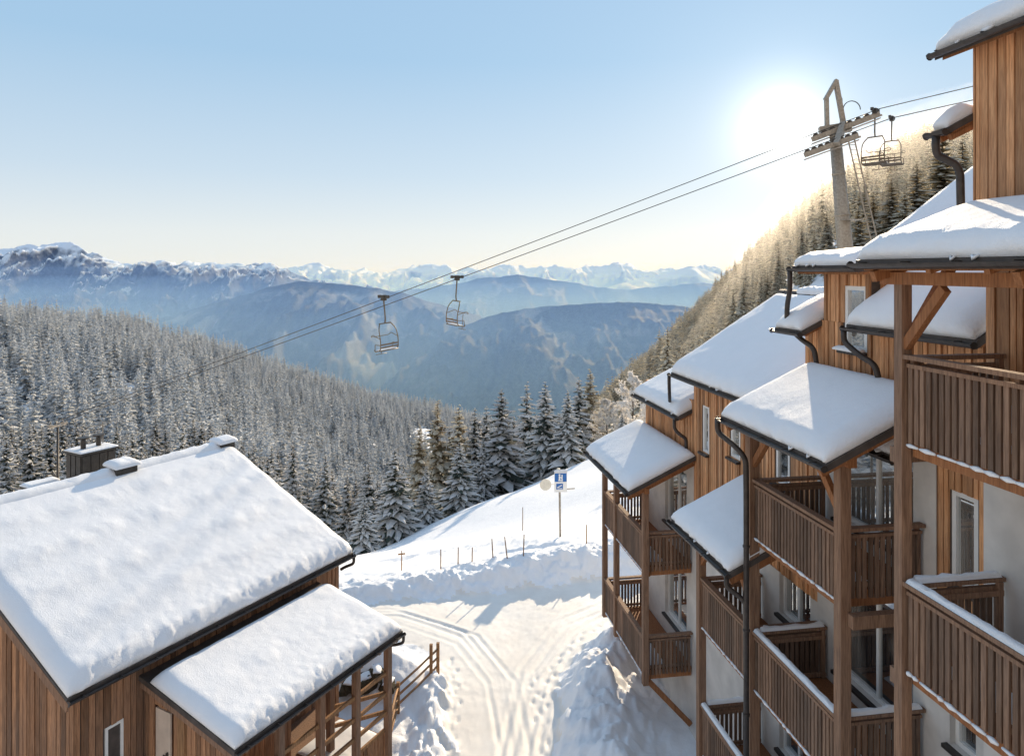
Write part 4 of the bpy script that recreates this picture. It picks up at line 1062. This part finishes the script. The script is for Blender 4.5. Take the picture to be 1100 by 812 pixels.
# ------------------------------------------------------------------ sign, stakes, fence, rocks
def sign():
    p = at(602,580,36.7); gz_ = ground_z(p.x, p.y); s = 36.7/F
    t = empty('ski_sign', (p.x,p.y,gz_), R(4), None, 'blue and white ski area sign on a tall pole in the snow slope', 'sign')
    b = MB(); b.tube([(0,0,-.6),(-.05,0,66*s)], .055, 10); b.build('pole', M['steel'], t, True)
    zc = (580-521)*s; w, h = .66, 1.05
    q = MB(); q.box(-w/2,w/2,-.10,-.07,zc-h/2+.02,zc+h/2); pan = q.build('panel', M['white'], t)
    f = MB(); yf = -.104
    f.box(-w/2+.02,w/2-.02,yf,-.0995,zc+.03,zc+h/2-.05); f.box(-w/2+.1,.12,yf,-.0995,zc-.36,zc-.06); f.build('blue_field', M['blue'], pan)
    g = MB(); y2 = -.109
    # white pictogram: skier's upright body, pole and skis
    g.box(-.10,-.02,y2,-.1045,zc+.07,zc+.33); g.box(.04,.10,y2,-.1045,zc+.05,zc+.40); g.tube([(-.06,y2,zc+.385),(-.06,-.1045,zc+.385)],.05,12)
    g.beam((-.13,-.107,zc+.10),(.12,-.107,zc+.10),.004,.05); g.beam((-.02,-.107,zc+.27),(.06,-.107,zc+.20),.004,.045)
    g.beam((-.18,-.107,zc-.27),(.06,-.107,zc-.15),.004,.05); g.beam((-.16,-.107,zc-.31),(.08,-.107,zc-.31),.004,.03); g.build('pictogram', M['white'], pan)
    k = MB(); k.beam((0,-.03,zc+.42),(0,-.03,zc-.45),.12,.07); k.tube([(-.3,.0,zc-.42),(.75,.0,zc-.36)],.03,6); k.build('bracket', M['steel'], t)
    d = MB(); d.tube([(-.78,-.06,zc-.12),(-.78,-.03,zc-.12)], .30, 24); d.tube([(-.78,-.015,zc-.12),(-.3,-.015,zc-.12)], .02, 6); d.build('round_disc', M['pale'], t)
    snow_sheet('snow_cap', t, (-w/2,-.12,zc+h/2+.001),(w,0,0),(0,.1,0),.12,.4,2.2,R0=.05)
    b2 = MB(); b2.tube([(-.1,0,zc+h/2+.02),(-.1,0,zc+h/2+.16)],.09,10); b2.build('lamp_cap', M['pale'], t, True)
sign()
STK = [(431.5,613,592,.0,'leftmost wooden marker stake on the snowy slope, with a little cross bar'),(473.5,614,592,.0,'second marker stake from the left above the snowbank'),
       (492,610,592,.01,'third marker stake from the left, thin and upright'),(507,607,592,.02,'fourth marker stake from the left, short and dark'),
       (530,602,583,-.06,'fifth marker stake from the left, leaning a little'),(546,600,577,-.12,'sixth marker stake from the left, leaning most'),
       (562,600,577,.03,'seventh marker stake from the left, thickest and darkest'),(630,584,564,.0,'lone marker stake right of the blue sign'),(561.5,570,545,0,'marker stake standing higher up the slope behind the row')]
for k, (px, pb, ptp, lean, lab) in enumerate(STK):
    # walk out along the sight line to where it meets the snow
    d = 31.5
    while d < 60 and at(px, pb, d).z > ground_z(at(px, pb, d).x, d): d += .15
    p = at(px, pb, d); hgt = (pb-ptp)/F*d
    b = MB(); b.tube([(0,0,-.4),(lean*hgt,0,hgt*.6),(lean*1.4*hgt,0,hgt)], [.028,.026,.022], 7)
    if k == 0: b.beam((-.16,0,hgt*.82),(.16,0,hgt*.86),.03,.06)
    o = b.build('marker_stake', M['fence'] if k in (0,7) else M['post'], None, True); o.location = (p.x, d, ground_z(p.x, d))
    tag(o, lab, 'marker stake', 'marker stakes along the ski slope')
def fence():
    pts = [(-3.45,19.2),(-3.43,21.3),(-2.62,22.9),(-2.44,23.3)]
    zs = [ground_z(*p) for p in pts]
    t = empty('rail_fence', (*pts[1], zs[1]), 0, None, 'low wooden rail fence running from the chalet porch along the road', 'fence')
    o = Vector((*pts[1], zs[1]))
    for i in (1,2,3):
        p = Vector((*pts[i], zs[i])) - o; b = MB(); b.beam(p-ZA*.4, p+ZA*(.92 if i < 3 else 1.0), .10,.10); b.build('post', M['fence'], t)
    p = Vector((-3.1,20.2,ground_z(-3.1,20.2)))
    for z in (.25,.52,.8):
        for a, c in ((0,1),(1,3)):
            A, B_ = Vector((*pts[a], zs[a]+z))-o, Vector((*pts[c], zs[c]+z))-o
            b = MB(); b.tube([A, A.lerp(B_,.5)+Vector((0,0,-.015)), B_], .035, 7); b.build('rail', M['fence'], t, True)
fence()
def boulder(px, py, d, r, sd, label):
    p = at(px, py, d); q = random.Random(sd); b = MB(); n, m = 12, 8; vs = []; 
    for j in range(m+1):
        th = math.pi*j/m
        for i in range(n):
            ph = 2*math.pi*i/n; dv = Vector((math.sin(th)*math.cos(ph), math.sin(th)*math.sin(ph), math.cos(th)))
            k = r*(1 + .45*noise.fractal(dv*1.6+Vector((sd,0,0)), .9, 2, 3)); vs.append((dv.x*k*1.5, dv.y*k, dv.z*k*.75))
    b.add(vs, [(j*n+i, j*n+(i+1)%n, (j+1)*n+(i+1)%n, (j+1)*n+i) for j in range(m) for i in range(n)])
    o = b.build('boulder', M['rock'], None, False); o.location = (p.x, d, ground_z(p.x, d)+r*.25); o.rotation_euler = (0,0,q.uniform(0,3))
    tag(o, label, 'boulder', 'dark boulders at the foot of the snow mound')
    snow_sheet('snow_cap', o, (-r*.9,-r*.5,r*.5), (r*1.8,0,0), (0,r,0), r*.35, .5, sd*1., step=.06, R0=r*.4)
boulder(391,736,22.0,.34,3,'largest dark boulder under the snow mound, next to the porch post')
boulder(404,739,22.2,.26,5,'middle dark boulder under the snow mound')
boulder(417,745,22.0,.26,9,'right dark boulder beside the first fence post')
boulder(376,740,22.0,.28,12,'left dark boulder half behind the porch posts')
# ------------------------------------------------------------------ sky, sun, camera
az, el = R(SUN_AZ), R(SUN_EL)
SD = Vector((math.sin(az)*math.cos(el), math.cos(az)*math.cos(el), math.sin(el)))
w = bpy.data.worlds.new('World'); bpy.context.scene.world = w; w.use_nodes = True
nt = w.node_tree; bg = nt.nodes['Background']; out = nt.nodes['World Output']
sky = nt.nodes.new('ShaderNodeTexSky'); sky.sky_type = 'NISHITA'; sky.sun_disc = False
sky.sun_elevation = el; sky.sun_rotation = az; sky.altitude = 1600; sky.air_density = 1.0; sky.dust_density = .4; sky.ozone_density = 1.0
nt.links.new(sky.outputs[0], bg.inputs[0]); bg.inputs['Strength'].default_value = .012
# aureole: the bright disc and the glow of the frosty air around it, fixed to the sun's direction in the sky
tc = nt.nodes.new('ShaderNodeTexCoord')
dp = nt.nodes.new('ShaderNodeVectorMath'); dp.operation = 'DOT_PRODUCT'; dp.inputs[1].default_value = SD
nt.links.new(tc.outputs['Generated'], dp.inputs[0])
def pw(n, k):
    m = math_n(nt, 'POWER', math_n(nt, 'MAXIMUM', dp.outputs['Value'], 0.0), n); return math_n(nt, 'MULTIPLY', m, k)
def emis(n, k, col):
    b = nt.nodes.new('ShaderNodeBackground'); b.inputs[0].default_value = (*col, 1); nt.links.new(pw(n, k), b.inputs[1]); return b.outputs[0]
def addsh(a, b):
    s = nt.nodes.new('ShaderNodeAddShader'); nt.links.new(a, s.inputs[0]); nt.links.new(b, s.inputs[1]); return s.outputs[0]
# pale winter air: paler towards the horizon, all round the sky
sx = nt.nodes.new('ShaderNodeSeparateXYZ'); nt.links.new(tc.outputs['Generated'], sx.inputs[0])
grad = ramp(nt, sx.outputs[2], [(0, (.76,.78,.78)), (.05, (.73,.77,.79)), (.13, (.56,.68,.79)), (.28, (.37,.565,.765)), (.5, (.33,.52,.75)), (1, (.36,.53,.76))])
b2 = nt.nodes.new('ShaderNodeBackground'); 
# unseen sky behind the camera, tinted warm as added fill for shaded faces
anti = ramp(nt, sx.outputs[2], [(0, (.74,.64,.55)), (.2, (.72,.64,.58)), (.45, (.52,.58,.66)), (1, (.42,.58,.82))])
back_f = math_n(nt, 'MULTIPLY', math_n(nt, 'SUBTRACT', .12, sx.outputs[1]), 2.2, True)
nt.links.new(mix(nt, back_f, grad, anti), b2.inputs[0]); b2.inputs[1].default_value = 1.0
tot = addsh(bg.outputs[0], b2.outputs[0])
for n, k, c in ((5200, 16, (1,.95,.85)), (600, .62, (1,.92,.78)), (90, .11, (1,.90,.74)), (12, .07, (1,.93,.82))): tot = addsh(tot, emis(n, k, c))
nt.links.new(tot, out.inputs[0])
l = bpy.data.lights.new('sun', 'SUN'); l.energy = 7.0; l.angle = R(.6); l.color = (1, .81, .57)
lo = bpy.data.objects.new('sun', l); C.objects.link(lo)
LE = R(LAMP_EL)
LD = Vector((math.sin(az)*math.cos(LE), math.cos(az)*math.cos(LE), math.sin(LE)))
lo.rotation_euler = LD.to_track_quat('Z', 'Y').to_euler(); lo.location = (20, 40, 30)
cam = bpy.data.cameras.new('camera'); co = bpy.data.objects.new('camera', cam); C.objects.link(co)
co.rotation_euler = (R(90), 0, 0)
cam.sensor_fit = 'HORIZONTAL'; cam.sensor_width = 36; cam.lens = 36*F/1100; cam.shift_y = (HY-406)/1100
cam.clip_start = .1; cam.clip_end = 60000
sc = bpy.context.scene; sc.camera = co
sc.view_settings.view_transform = 'Standard'; sc.view_settings.look = 'None'; sc.view_settings.exposure = 0
sc.render.engine = 'CYCLES'; sc.cycles.use_denoising = True
sc.cycles.max_bounces = 8; sc.cycles.diffuse_bounces = 4; sc.cycles.transparent_max_bounces = 8; sc.cycles.volume_bounces = 0
sc.cycles.sample_clamp_indirect = 6
